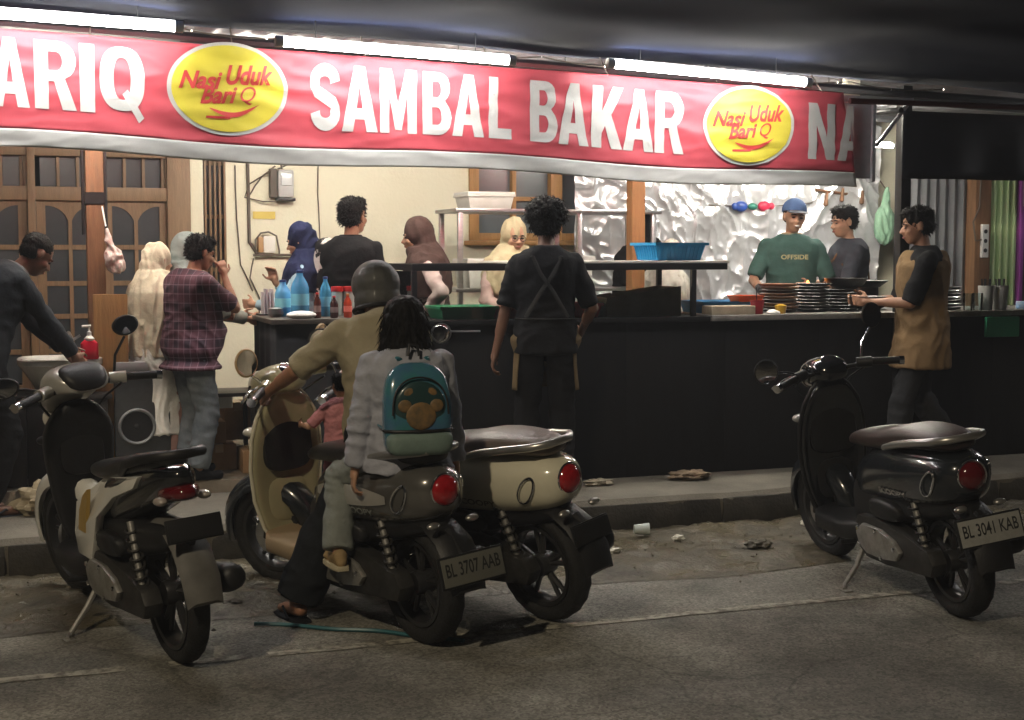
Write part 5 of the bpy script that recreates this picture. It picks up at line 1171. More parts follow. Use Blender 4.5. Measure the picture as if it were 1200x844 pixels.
class Person:
    """local frame: +Y forward, +X to the person's right, built 1.70 m tall"""
    def __init__(s, label, loc, heading, h=1.7, skin=SKIN, bend=(0, 0), yaw=0.0, head=(0, 0), pelvis=(0, 0, .93), la=None, ra=None, ll=None, rl=None,
                 lpole=None, rpole=None, llp=None, rlp=None, curl=.9, build=1.0, twist=0.0, side=0.0, lean_head=0.0, lh=None, rh=None, group=None):
        s.t = thing('person', label, 'person', loc, heading, group); k = h / 1.7; s.t.scale = (k, k, k)
        s.B = build; s.skin = skin; P = Vector(pelvis); s.P = P
        # spine
        s.sp = []; p = P.copy(); N = 26; L_ = .56
        for i in range(N + 1):
            u = i / N; a = R(bend[0] + (bend[1] - bend[0]) * u); sd = R(side) * u; tw = R(twist) * u
            M = Matrix.Rotation(tw, 3, 'Z') @ Matrix.Rotation(sd, 3, 'Y') @ Matrix.Rotation(-a, 3, 'X')
            s.sp.append((p.copy(), M)); p = p + M @ V(0, 0, L_ / N)
        s.neck = s.tp(1.455); s.nM = s.sp[-1][1]
        s.hM = Matrix.Rotation(R(head[1] + twist * .6), 3, 'Z') @ Matrix.Rotation(R(lean_head), 3, 'Y') @ Matrix.Rotation(-R(head[0]), 3, 'X')
        s.hc = s.neck + s.nM @ V(0, .01, .045) + s.hM @ V(0, .025, .095)
        s.sh = {-1: s.tp(1.372, -.172 * build, -.005), 1: s.tp(1.372, .172 * build, -.005)}
        s.el = {}; s.wr = {}; s.hd = {}
        for sd, tgt, pole, hdir in ((-1, la, lpole, lh), (1, ra, rpole, rh)):
            if tgt is None: tgt = s.sh[sd] + V(.055 * sd, .05, -.54)
            pole = Vector(pole) if pole else V(.35 * sd, -1, -.15)
            e, w = ik(s.sh[sd], Vector(tgt), .295, .255, pole); s.el[sd] = e; s.wr[sd] = w
            s.hd[sd] = Vector(hdir).normalized() if hdir else (w - e).normalized()
        s.hip = {}; s.kn = {}; s.an = {}
        hM = Matrix.Rotation(-R(bend[0] * .5), 3, 'X')
        for sd, tgt, pole in ((-1, ll, llp), (1, rl, rlp)):
            s.hip[sd] = P + hM @ V(.09 * sd, 0, -.03)
            tgt = Vector(tgt) if tgt else V(.10 * sd, P.y + .0, .075)
            k_, a_ = ik(s.hip[sd], tgt, .43, .41, Vector(pole) if pole else V(.12 * sd, 1, .1)); s.kn[sd] = k_; s.an[sd] = a_
        s.curl = curl; s.feet = {}
        s.body()
    def tp(s, z, x=0, y=0):
        u = (z - .93) / .56 * 26
        if u < 0: p, M = s.sp[0]; return p + M @ V(x, y, z - .93)
        i = min(25, int(u)); f = u - i; p = s.sp[i][0].lerp(s.sp[i + 1][0], f)
        if u > 26: p = s.sp[26][0] + s.sp[26][1] @ V(0, 0, z - 1.49)
        return p + s.sp[i][1] @ V(x, y, 0)
    def torso(s, mb, secs, infl=0.0):
        rs = []
        for z, a, b, yo in secs:
            rs.append([s.tp(z, (a * s.B + infl) * sgn_pow(math.cos(2 * math.pi * j / 24), .85), yo + (b * s.B + infl) * sgn_pow(math.sin(2 * math.pi * j / 24), .85)) for j in range(24)])
        mb.rings(rs)
    TS = [(.84, .14, .10, 0), (.90, .165, .115, -.005), (.97, .162, .115, 0), (1.05, .145, .108, .005), (1.14, .142, .105, .005), (1.24, .158, .112, .005), (1.33, .174, .112, 0), (1.39, .160, .098, -.005), (1.425, .118, .080, -.008), (1.465, .06, .058, -.005)]
    def hp(s, v): return s.hc + s.hM @ Vector(v)
    def hell(s, mb, c, r, nu=16, nv=10): mb.ellip(s.hp(c), r, nu, nv, s.hM)
    def body(s):
        mb = MB(); s.torso(mb, s.TS, -.008)
        mb.capsule(s.neck - s.nM @ V(0, 0, .03), s.hp((0, -.02, -.06)), .056, .052)
        H = s.hell
        H(mb, (0, -.012, .03), (.075, .095, .086)); H(mb, (0, .018, -.03), (.061, .070, .085)); H(mb, (0, .042, -.08), (.041, .040, .032))
        mb.capsule(s.hp((0, .084, .008)), s.hp((0, .107, -.026)), .008, .0125); H(mb, (.013, .094, -.031), (.009, .011, .008)); H(mb, (-.013, .094, -.031), (.009, .011, .008))
        for q in (-1, 1):
            H(mb, (.028 * q, .076, .020), (.026, .012, .008)); H(mb, (.038 * q, .060, -.028), (.022, .022, .022)); H(mb, (.077 * q, -.008, -.005), (.009, .020, .032))
        H(mb, (0, .086, -.056), (.024, .011, .010)); H(mb, (0, .083, -.068), (.02, .010, .009))
        for sd in (-1, 1):
            mb.capsule(s.sh[sd], s.el[sd], .050 * s.B, .039); mb.capsule(s.el[sd], s.wr[sd], .039, .026)
            mb.capsule(s.el[sd].lerp(s.wr[sd], .1), s.el[sd].lerp(s.wr[sd], .5), .042, .037)
            s.hand(mb, sd)
            mb.capsule(s.hip[sd], s.kn[sd], .082 * s.B, .052); mb.capsule(s.kn[sd], s.an[sd], .050, .035); mb.capsule(s.kn[sd].lerp(s.an[sd], .12), s.kn[sd].lerp(s.an[sd], .45), .054, .046)
            fd = s.footdir(sd); a = s.an[sd]; dn = V(0, 0, -1)
            mb.capsule(a + dn * .03 - fd * .035, a + dn * .045 + fd * .10, .034, .030); mb.capsule(a + dn * .05 + fd * .08, a + dn * .055 + fd * .15, .030, .022)
        me = remesh(mb, .0085, 2); s.bd = link('body', me, s.skin, s.t)
        for q in (-1, 1):
            e = MB().ellip(s.hp((.030 * q, .0815, .0)), (.0145, .007, .0058), 12, 8, s.hM).build('eye', EYE, s.t)
            MB().tube([s.hp((.012 * q, .090, .021)), s.hp((.03 * q, .0885, .026)), s.hp((.05 * q, .074, .019))], [.003, .0042, .0025], 6).build('eyebrow', HAIR, s.t)
        MB().ellip(s.hp((0, .0935, -.061)), (.022, .006, .0075), 12, 8, s.hM).build('mouth', LIP, s.t)
    def footdir(s, sd):
        if sd in s.feet: return s.feet[sd]
        d = s.an[sd] - s.kn[sd]; f = V(.12 * sd, 1, 0).normalized(); return f
    def hand(s, mb, sd):
        w = s.wr[sd]; d = s.hd[sd]; f = (s.wr[sd] - s.el[sd]).normalized()
        out = V(sd, 0, 0); n = (out - d * out.dot(d))
        if n.length < .2: n = V(0, 0, 1) - d * d.z
        n.normalize(); n = -n                      # palm faces inwards
        sv = d.cross(n).normalized()
        if sv.dot(V(0, 1, .3)) < 0: sv = -sv       # thumb side forward / up
        mb.capsule(w, w + d * .03, .027, .027)
        for k in range(4):
            o_ = (k - 1.5) * -.019; base = w + d * .03 + sv * o_ * .8; kn = w + d * .085 + sv * o_
            mb.capsule(base, kn, .0135, .0115)
            ln = (.070, .080, .075, .058)[k]; c = s.curl * (.7 + .12 * k)
            d1 = (d * math.cos(c * .6) + n * math.sin(c * .6) + sv * o_ * 2.0).normalized(); d2 = (d * math.cos(c * 1.3) + n * math.sin(c * 1.3)).normalized(); d3 = (d * math.cos(c * 1.9) + n * math.sin(c * 1.9)).normalized()
            p1 = kn + d1 * ln * .45; p2 = p1 + d2 * ln * .32; p3 = p2 + d3 * ln * .23
            mb.capsule(kn, p1, .0105, .0095, 8); mb.capsule(p1, p2, .0095, .0088, 8); mb.capsule(p2, p3, .0088, .008, 8)
        t0 = w + d * .025 + sv * .022; t1 = t0 + (d * .6 + sv * .75 + n * .3).normalized() * .045; t2 = t1 + (d * .85 + sv * .25 + n * .45).normalized() * .04
        mb.capsule(t0, t1, .014, .0115, 8); mb.capsule(t1, t2, .011, .009, 8)
        s.palm = getattr(s, 'palm', {}); s.palm[sd] = (w + d * .07, n, d, sv)
    # ------------------------------------------------------------ garments
    def shirt(s, m, sleeve=.75, hem=.86, infl=.014, belly=0.0, name='shirt', flare=.0, wr=.007, collar=None, seed=1.0, sl_infl=.012, torso=True):
        mb = MB(); secs = []
        for z, a, b, yo in s.TS[:-1]:
            k = belly * math.exp(-((z - 1.05) / .13) ** 2)
            secs.append((z, a + .01, b + k * .5 + .008, yo + k * .5))
        secs = [(hem, secs[0][1] + flare + .03, secs[0][2] + flare + .02, 0)] + [q for q in secs if q[0] > hem + .03]
        secs.append((1.462, .066, .064, -.006))
        if torso: s.torso(mb, secs, infl)
        for sd in (-1, 1):
            S_, E_, W_ = s.sh[sd], s.el[sd], s.wr[sd]
            mb.capsule(S_, S_ + (E_ - S_) * .5, .048 * s.B + sl_infl, .050 + sl_infl)
            if sleeve <= 1:
                mb.capsule(S_, S_.lerp(E_, sleeve), .050 * s.B + sl_infl, .047 + sl_infl, 16, flat=True)
            else:
                mb.capsule(S_, E_, .049 * s.B + sl_infl, .044 + sl_infl); mb.capsule(E_, E_.lerp(W_, min(.999, sleeve - 1)), .044 + sl_infl, .030 + sl_infl, 16, flat=True); mb.capsule(E_, E_.lerp(W_, .2), .044 + sl_infl, .042 + sl_infl)
        me = remesh(mb, .0105, 3, wr, (7, 7, 11), seed=seed); o = link(name, me, m, s.t)
        if collar:
            MB().tube([s.tp(1.455, .066 * math.cos(2 * math.pi * j / 20), .062 * math.sin(2 * math.pi * j / 20) - .004) + s.nM @ V(0, 0, .006) for j in range(20)], .015, 8, closed=True).build('collar', collar, s.t)
        return o
    def trousers(s, m, infl=.014, end=.97, top=1.0, name='trousers', wide=0.0, wr=.008, seed=3.0):
        mb = MB(); s.torso(mb, [(.83, .13, .10, 0)] + [q for q in s.TS if q[0] < top], infl)
        for sd in (-1, 1):
            a = s.kn[sd].lerp(s.an[sd], end)
            mb.capsule(s.hip[sd], s.kn[sd], .088 * s.B + infl, .058 + infl + wide * .5); mb.capsule(s.kn[sd], s.kn[sd].lerp(a, .3), .058 + infl + wide * .5, .054 + infl + wide * .6)
            mb.capsule(s.kn[sd], a, .057 + infl + wide * .5, .040 + infl + wide, 16, flat=True)
        me = remesh(mb, .0105, 3, wr, (6, 6, 12), seed=seed); return link(name, me, m, s.t)
    def shoes(s, m, name='shoe', sole=None):
        for sd in (-1, 1):
            fd = s.footdir(sd); a = s.an[sd]; mb = MB(); dn = V(0, 0, -1); b = a + dn * .045
            mb.capsule(a + dn * .02 - fd * .03, b + fd * .06, .044, .040); mb.capsule(b - fd * .05, b + fd * .15, .036, .034); mb.ellip(b + fd * .13, (.043, .043, .028))
            o = link(name, remesh(mb, .009, 3), m, s.t)
            if sole:
                sd_ = V(-fd.y, fd.x, 0); z = b.z - .034
                MB().slab([((b + fd * u + sd_ * w_).x, (b + fd * u + sd_ * w_).y) for u, w_ in ((-.09, -.03), (-.05, -.042), (.08, -.045), (.15, -.04), (.185, 0), (.15, .04), (.08, .045), (-.05, .042), (-.09, .03))], z - .012, z + .014, 'z').build('sole', sole, o, bevel=.004)
    def sandals(s, m):
        for sd in (-1, 1):
            fd = s.footdir(sd); sd_ = V(-fd.y, fd.x, 0); b = s.an[sd] + V(0, 0, -.045); z = b.z - .031
            o = MB().slab([((b + fd * u + sd_ * w_).x, (b + fd * u + sd_ * w_).y) for u, w_ in ((-.09, -.03), (-.05, -.042), (.08, -.048), (.16, -.04), (.19, 0), (.16, .04), (.08, .048), (-.05, .042), (-.09, .03))], z - .016, z + .004, 'z').build('sandal', m, s.t, bevel=.004)
            for q in (-1, 1): MB().tube([b + fd * .12 + V(0, 0, -.02), b + fd * .08 + sd_ * .03 * q + V(0, 0, .012), b + fd * .0 + sd_ * .046 * q + V(0, 0, -.028)], .006, 6).build('strap', m, o)
    def hair(s, kind='short', m=HAIR):
        mb = MB(); H = s.hell
        if kind == 'short':
            H(mb, (0, -.020, .048), (.083, .098, .080)); H(mb, (0, -.045, -.005), (.078, .065, .060)); H(mb, (0, .035, .095), (.062, .05, .030))
            me = remesh(mb, .007, 2, .006, (30, 30, 22), .003)
        elif kind == 'buzz':
            H(mb, (0, -.020, .042), (.0795, .0935, .080)); H(mb, (0, -.04, -.005), (.0765, .062, .055)); me = remesh(mb, .007, 2, .002, (30, 30, 30), .002)
        elif kind == 'curly':
            H(mb, (0, -.022, .060), (.100, .112, .095)); H(mb, (0, -.05, 0), (.092, .075, .07)); rnd = random.Random(5)
            for i in range(150):
                a = rnd.uniform(0, 2 * math.pi); b = rnd.uniform(-.25, 1.0); cb = math.sqrt(max(0, 1 - b * b)); v = V(math.cos(a) * cb * .105, math.sin(a) * cb * .115 - .022, .055 + b * .102)
                if v.y > .055 and v.z < .07: continue
                r_ = rnd.uniform(.012, .024); H(mb, v, (r_, r_, r_), 8, 6)
            me = remesh(mb, .006, 1, .006, (45, 45, 45), .004)
        elif kind == 'long':
            H(mb, (0, -.020, .045), (.108, .120, .096)); H(mb, (0, -.045, -.03), (.120, .092, .10)); H(mb, (0, -.065, -.13), (.135, .080, .11)); H(mb, (.02, -.085, -.22), (.125, .062, .09)); H(mb, (.01, -.09, -.28), (.09, .05, .05))
            for k in range(30):
                a = -1.35 + 2.7 * k / 29; x = .125 * math.sin(a); y = -.05 - .075 * math.cos(a)
                mb.capsule(s.hp((x * .8, y, .02)), s.hp((x * 1.10 + .008 * math.sin(k * 3), y - .012, -.27 - .045 * math.sin(k * 2.3))), .016, .009, 6)
            me = remesh(mb, .007, 2, .007, (34, 34, 4), .003)
        bk = s.hM @ V(0, -.5, 0)
        me = tufts(me, *{'short': (900, .022, 3), 'buzz': (500, .007, 3, .002), 'curly': (1500, .030, 4, .003, 0, V(0, 0, 0), 1.0), 'long': (1400, .07, 5, .003, 1.6)}[kind], **({'back': bk} if kind == 'short' else {}))
        return link('hair', me, m, s.t)
    def hijab(s, m, drop=.30, point=0.0, under=None):
        mb = MB(); H = s.hell
        H(mb, (0, -.024, .022), (.093, .106, .117)); H(mb, (0, .006, -.105), (.080, .082, .055)); H(mb, (0, -.05, -.05), (.088, .085, .10))
        rs = []
        for z, a, b, yo in ((1.52, .085, .085, 0), (1.47, .12, .10, -.005), (1.42, .185, .125, 0), (1.36, .215, .145, .005), (1.28, .218, .155, .012), (1.45 - drop, .20, .150, .02)):
            ring = []
            for j in range(28):
                an = 2 * math.pi * j / 28; c_, sn = math.cos(an), math.sin(an)
                zz = z - (point * max(0, sn) * (1 if z < 1.3 else 0)); ring.append(s.tp(zz, a * s.B * c_, yo + b * s.B * sn))
            rs.append(ring)
        mb.rings([[p + (p - sum(r_, V(0, 0, 0)) / len(r_)).normalized() * .022 for p in r_] for r_ in rs])
        o = link('hijab', remesh(mb, .0085, 4, .011, (14, 14, 4), seed=drop * 20), m, s.t)
        if under:
            mb = MB(); H(mb, (0, -.018, .022), (.089, .1035, .113)); link('under_cap', remesh(mb, .008, 2), under, s.t)
        return o
    def dress(s, m, length=.35, wid=.22, top=1.0, name='dress', seed=5.0):
        mb = MB(); secs = []
        for z, a, b, yo in s.TS:
            if z <= top: secs.append((z, a + .024, b + .024, yo))
        lo = [(length, wid, wid * .72, 0), (length + .15, wid * .96, wid * .7, 0), (.70, .20, .145, 0)]
        s.torso(mb, lo + secs[1:]); link(name, remesh(mb, .0105, 3, .011, (13, 13, 2.2), seed=seed), m, s.t)
    def apron(s, m, lo=.45, hi=1.30, back=True, strap=None, wid=.17, infl=.034, wrapback=.55):
        """bib apron: front panel following the torso, wrapped skirt and straps crossing on the back"""
        def fn(u, v):
            z = lo + (hi - lo) * v; a = (u - .5) * 2
            ang = math.pi / 2 - a * (1.15 if z > 1.05 else (1.15 + (2.3 * wrapback) * min(1, (1.10 - z) / .14)))
            zc = max(.84, z); sec = None
            for q0, q1 in zip(s.TS[:-1], s.TS[1:]):
                if q0[0] <= zc <= q1[0]:
                    f = (zc - q0[0]) / (q1[0] - q0[0]); sec = [q0[i] + (q1[i] - q0[i]) * f for i in (1, 2, 3)]
            fl = max(0, .84 - z) * .08 + (.018 if z < .95 else 0); k = .009 * noise.noise(V(u * 7, v * 3, 4)) + (.014 * math.sin(u * 26) * max(0, (.84 - z)) * 1.6)
            return s.tp(z, (sec[0] * s.B + infl + fl + k) * math.cos(ang), sec[2] + (sec[1] * s.B + infl + fl + k) * math.sin(ang))
        MB().sheet(fn, 48, 30, -.004).build('apron', m, s.t, smooth=180)
        st = strap or m
        for q in (-1, 1):
            if back:
                P_ = [s.tp(1.30, .115 * q, .155), s.tp(1.40, .105 * q, .09), s.tp(1.435, .095 * q, 0), s.tp(1.40, .08 * q, -.125), s.tp(1.30, .035 * q, -.148), s.tp(1.20, -.035 * q, -.150), s.tp(1.05, -.125 * q, -.132)]
                MB().tube(P_, .016, 6, sq=.35).build('strap', st, s.t)
        MB().tube([s.tp(1.04, (.145 * s.B + infl + .006) * math.cos(a), (.11 * s.B + infl + .006) * math.sin(a)) for a in [2 * math.pi * j / 28 for j in range(28)]], .012, 6, closed=True, sq=.5).build('waist_tie', st, s.t)
    def cap(s, m, brim_m):
        mb = MB(); s.hell(mb, (0, -.014, .050), (.093, .112, .092)); mb2 = remesh(mb, .008, 2)
        bm = bmesh.new(); bm.from_mesh(mb2); cut = s.hp((0, 0, .040)); nn = s.hM @ V(0, -.18, 1)
        bmesh.ops.bisect_plane(bm, geom=bm.verts[:] + bm.edges[:] + bm.faces[:], plane_co=cut, plane_no=nn, clear_inner=True); bm.to_mesh(mb2); bm.free(); mb2.shade_smooth(); o = link('cap', mb2, m, s.t)
        MB().sheet(lambda u, v: s.hp(((u - .5) * .165 * (1 - .25 * v * v), .078 + .018 * (1 - (2 * u - 1) ** 2) + .070 * v * math.sqrt(max(0, 1 - (2 * u - 1) ** 2 * .8)), .056 - .012 * v - .012 * (2 * u - 1) ** 2)), 16, 6, .005).build('brim', brim_m, o, smooth=180)
    def print_text(s, txt, z, w_, h_, m, y0=.15):
        me = text_mesh(txt, .02)
        map_mesh(me, lambda u, v: s.tp(z + h_ * v, (.5 - u) * w_, y0), 4, 1); return link('shirt_lettering', me, m, s.t)

BLACKF = fab('black cotton', (.009, .009, .010)); KHAKI = fab('khaki apron cloth', (.13, .092, .048))
DJEAN = fab('dark trousers', (.018, .019, .024)); JEAN = fab('faded grey blue jeans', (.17, .19, .205), col2=(.085, .10, .115))
# --- man at the hand basin, bowed, charcoal shirt
p = Person('man in charcoal shirt bowed over the white hand basin', (-.06, 8.12, .222), R(-68), 1.64, SKIND, bend=(14, 42), head=(38, 0), pelvis=(0, -.06, .91), la=(-.06, .50, .88), ra=(.08, .48, .86))
p.shirt(fab('charcoal shirt', (.020, .022, .025)), 1.95, .82, .02, collar=fab('grey collar', (.16, .16, .16))); p.trousers(fab('black trousers', (.010, .010, .011)), .02); p.sandals(fab('grey flip flops', (.04, .045, .055))); p.hair('buzz')
# --- woman in cream hijab and white dress
p = Person('woman in cream hijab and long white tunic waiting beside the plaid shirt man', (.87, 8.66, .302), R(-58), 1.38, SKINL, head=(6, -8))
p.shirt(fab('pink long sleeves', (.58, .33, .38)), 1.9, 1.05, .008, torso=False, sl_infl=.004); p.dress(fab('white tunic', (.74, .72, .67)), .32, .20, 1.44); p.trousers(fab('dusty pink trousers', (.38, .22, .19)), .02, wide=.02); p.hijab(fab('cream hijab', (.74, .66, .50)), .56); p.shoes(fab('pale shoes', (.3, .26, .22)))
# --- woman in grey hijab behind the plaid man
p = Person('woman in grey hijab mostly hidden behind the plaid shirt man', (1.06, 8.80, .302), R(-80), 1.44, SKINL, head=(8, 0), ra=(.14, .44, 1.10), la=(-.12, .46, 1.12))
p.shirt(fab('grey green sleeves', (.24, .25, .22)), 1.88, .85, .014); p.trousers(DJEAN, .02); p.hijab(fab('grey green hijab', (.22, .26, .25)), .34); p.shoes(BLACKF)
# --- plaid man, hand at his mouth
p = Person('man in purple plaid shirt and jeans lifting a hand to his mouth', (1.05, 8.46, .302), R(-72), 1.44, SKIN, bend=(0, 8), head=(16, 0), build=1.24, ra=(.07, .24, 1.42), rpole=(.5, .2, -1), rh=(-.25, -.1, 1), la=(-.16, .30, 1.12), curl=1.5)
p.shirt(plaid('purple plaid cotton', (.028, .013, .025), (.085, .024, .038), (.20, .13, .165)), .88, .78, .022, belly=.07, flare=.012, wr=.008); p.trousers(JEAN, .022, wide=.012); p.hair('short'); p.shoes(BLACKF)
# --- woman in navy hijab behind the drinks table
p = Person('woman in navy hijab and pale blue shirt behind the drinks table', (1.93, 9.25, .302), R(62), 1.52, SKINL, head=(16, 0), la=(-.16, .36, 1.12), ra=(.02, .26, 1.28), rpole=(.4, -.2, -1), rh=(-.3, .2, 1))
p.shirt(fab('pale blue shirt', (.36, .52, .62)), 1.9, .8, .018); p.dress(fab('navy skirt', (.03, .035, .06)), .15, .2, 1.0); p.hijab(fab('navy hijab', (.016, .02, .055)), .24); p.shoes(BLACKF)
# --- young man with patterned jacket
p = Person('young man in black jacket with white patterned sleeve at the drinks table', (2.16, 9.0, .302), R(-38), 1.68, SKIN, head=(-2, -14), lean_head=2)
PATT = fab('white patterned sleeve', (.012, .012, .013), nscale=9, namt=.2); N_ = PATT.node_tree.nodes
for n_ in N_:
    if n_.type == 'MIX': n_.inputs[7].default_value = (.55, .50, .48, 1)
    if n_.type == 'MAP_RANGE': n_.inputs[1].default_value = .48; n_.inputs[2].default_value = .52
p.shirt(BLACKF, 1.95, .82, .028, collar=BLACKF); p.trousers(DJEAN, .018); p.hair('short'); p.shoes(BLACKF)
mb = MB(); mb.capsule(p.sh[-1], p.el[-1], .086, .072); mb.capsule(p.el[-1], p.wr[-1], .072, .052); link('sleeve_print', remesh(mb, .011, 2, .006), PATT, p.t)
# --- woman in brown hijab
p = Person('woman in dark brown hijab leaning over the display case', (2.74, 9.05, .302), R(72), 1.56, SKINL, bend=(4, 12), head=(10, 0), la=(-.22, .06, 1.02), ra=(.06, .34, 1.04), lpole=(-1, -.6, 0))
p.shirt(fab('pale pink sleeve', (.55, .42, .40)), 1.8, .8, .014); p.dress(fab('brown dress', (.05, .032, .028)), .15, .2, 1.2); p.hijab(fab('dark brown hijab', (.062, .038, .033)), .30); p.shoes(BLACKF)
# --- woman in cream hijab behind the case, facing out
p = Person('woman in beige hijab and glasses facing out behind the display case', (3.37, 9.25, .302), R(176), 1.56, SKINL, head=(14, 4), la=(-.16, .34, 1.06), ra=(.18, .34, 1.04))
p.shirt(fab('dusty pink blouse', (.50, .36, .33)), 1.85, .8, .014); p.dress(fab('beige dress', (.30, .25, .18)), .15, .2, 1.1); p.hijab(fab('beige hijab', (.52, .45, .29)), .30); p.shoes(BLACKF)
gl = MB()
for q in (-1, 1): gl.tube([p.hp((.032 * q + .022 * math.cos(2 * math.pi * j / 16), .096, .018 * math.sin(2 * math.pi * j / 16))) for j in range(16)], .002, 5, closed=True)
gl.tube([p.hp((-.01, .098, .004)), p.hp((.01, .098, .004))], .002, 5); gl.build('glasses', BLACKM, p.t)
# --- curly haired waiter seen from the back
p = Person('curly haired waiter in black shirt with crossed apron straps seen from behind', (3.02, 7.72, .224), R(-18), 1.69, SKIND, head=(10, -14), bend=(0, 3), la=(-.30, .04, .82), ra=(.235, .22, .96), rpole=(.6, -1, -.2), build=.95)
p.shirt(BLACKF, .93, .84, .024, wr=.009); p.trousers(fab('black work trousers', (.011, .011, .012)), .022); p.apron(KHAKI, .62, 1.28, strap=fab('grey strap', (.020, .019, .018)), wrapback=.42); p.hair('curly'); p.shoes(BLACKF)
# --- two people behind the counter by the wooden post
p = Person('woman in white hijab bent behind the counter beside the blue basket', (4.52, 9.25, .302), R(-70), 1.42, SKINL, bend=(4, 10), head=(14, 0))
p.shirt(fab('cream blouse', (.55, .50, .42)), 1.85, .8, .014); p.dress(fab('cream dress', (.45, .40, .32)), .15, .2, 1.1); p.hijab(fab('white hijab', (.70, .66, .60)), .34); p.shoes(BLACKF)
p = Person('person with black head cloth standing behind the woman in white hijab', (4.62, 9.75, .302), R(-20), 1.62, SKIN, head=(8, 0))
p.shirt(BLACKF, 1.85, .8, .014); p.dress(BLACKF, .15, .2, 1.1); p.hijab(fab('black hijab', (.012, .012, .013)), .30); p.shoes(BLACKF)
# --- cook in green shirt with blue cap, smiling
p = Person('smiling cook in green shirt and blue cap behind the counter', (5.69, 9.40, .302), R(158), 1.72, SKINL, head=(6, 8), lean_head=-4, la=(-.22, .32, 1.06), ra=(.27, .34, 1.05), build=1.05)
p.shirt(fab('faded green cotton', (.055, .115, .10), col2=(.045, .095, .085)), .92, .82, .022, collar=fab('pale neckline', (.40, .33, .22))); p.trousers(DJEAN, .018); p.hair('buzz'); p.cap(fab('blue cap cloth', (.10, .17, .34)), fab('grey cap peak', (.20, .21, .25))); p.shoes(BLACKF)
p.print_text('OFFSIDE', 1.275, .20, .035, fab('yellow print', (.52, .48, .26)), .160)
MB().ellip(p.hp((0, .096, -.059)), (.019, .005, .0055), 12, 8, p.hM).build('teeth', TEETH, p.t)
for sd in (1,): mb = MB(); p.hand(mb, sd); 
mbg = MB(); p.hand(mbg, 1); mbg.capsule(p.wr[1] - p.hd[1] * .06, p.wr[1], .036, .034); link('glove', remesh(mbg, .008, 1, .003), mat('black glove', (.01, .01, .01), .35), p.t)
# --- cook in grey shirt in profile
p = Person('cook in grey shirt with brown apron strap turned towards the stove', (6.12, 9.28, .302), R(74), 1.68, SKINL, head=(8, 14), la=(-.20, .34, 1.10), ra=(.12, .36, 1.12), build=1.05)
p.shirt(fab('slate grey cotton', (.055, .062, .078)), .92, .82, .02); p.trousers(DJEAN, .018); p.hair('short'); p.apron(fab('brown apron', (.11, .06, .03)), .5, 1.30, strap=fab('brown strap', (.16, .085, .04))); p.shoes(BLACKF)
# --- waiter in brown walking left with a tray
p = Person('waiter in brown shirt with black sleeves carrying a small tray', (5.66, 7.72, .224), R(62), 1.70, SKIN, head=(8, 6), la=(-.10, .34, 1.10), ra=(.10, .36, 1.10), lpole=(-.5, -1, -.4), rpole=(.5, -1, -.4), ll=(-.09, .16, .08), rl=(.09, -.24, .13), curl=1.1, lh=(.25, 1, .1), rh=(-.25, 1, .1))
p.shirt(fab('black sleeves', (.012, .012, .013)), 1.0, .98, .010, sl_infl=.018); p.trousers(fab('charcoal trousers', (.026, .027, .030)), .02, wide=.01)
mb = MB(); p.torso(mb, [(.68, .215, .165, .01), (.76, .21, .16, .01), (.84, .20, .15, 0)] + [(z, a + .012 if z < 1.36 else a * .62, b + .022, yo) for z, a, b, yo in p.TS[1:9]], .026); link('brown_shirt', remesh(mb, .0105, 3, .012, (9, 9, 5), seed=9), fab('tan brown work shirt', (.185, .12, .062)), p.t)
p.hair('short'); p.shoes(BLACKF)
tr = tag(MB().lathe([(.09, 0), (.13, .012), (.125, .014), (.08, .006)], 22, Matrix.Translation((5.36, 7.90, 1.345))).build('serving_dish', BLK), 'dark serving dish held by the waiter in brown', 'dish')

# --- riders
sd_ = R(17.0); SD = V(-math.sin(sd_), math.cos(sd_), 0); SR = V(math.cos(sd_), math.sin(sd_), 0); rear = V(1.666, 5.636, 0)
def sc_pt(f, r=0, z=0): return rear + SD * f + SR * r + V(0, 0, z)   # forward of the rear axle, to the right, up
p = Person('man in olive shirt and dark helmet sitting on the cream scooter', sc_pt(.38, .07), sd_ - R(8), 1.68, SKIN, bend=(10, 32), head=(10, -6), side=7, pelvis=(0, 0, .87), build=1.08,
           la=(-.40, .50, 1.02), ra=(.20, .60, 1.02), lpole=(-1, -.5, -.5), rpole=(1, -.5, -.5), ll=(-.38, .22, .08), rl=(.12, .42, .40), llp=(-.5, 1, .3), rlp=(.4, 1, .3), curl=1.5)
p.shirt(fab('olive polo', (.37, .325, .22), col2=(.30, .26, .175)), .95, .84, .024, flare=.012, wr=.009, belly=.03, collar=fab('olive collar', (.16, .13, .07))); p.trousers(fab('black slacks', (.016, .018, .021)), .034, wide=.03, end=.93); p.sandals(fab('black flip flops', (.012, .013, .016))); p.hair('short')
# helmet: thick open-faced shell with a visor peak
HELM = mat('worn dark helmet', (.095, .094, .09), .6, coat=.08, nscale=7, col2=(.03, .03, .03))
mb = MB(); p.hell(mb, (0, -.012, .035), (.113, .130, .115)); p.hell(mb, (0, -.03, -.04), (.110, .108, .095)); hm = remesh(mb, .008, 4)
bm = bmesh.new(); bm.from_mesh(hm)
bmesh.ops.bisect_plane(bm, geom=bm.verts[:] + bm.edges[:] + bm.faces[:], plane_co=p.hp((0, 0, -.085)), plane_no=p.hM @ V(0, .12, 1), clear_inner=True); bm.to_mesh(hm); bm.free(); hm.shade_smooth()
he = link('helmet', hm, HELM, p.t)
MB().tube([p.hp((.111 * math.cos(a), -.028 + .108 * math.sin(a), -.083 - .012 * math.sin(a))) for a in [2 * math.pi * j / 28 for j in range(28)]], .010, 8, closed=True).build('rim', BPL, he)
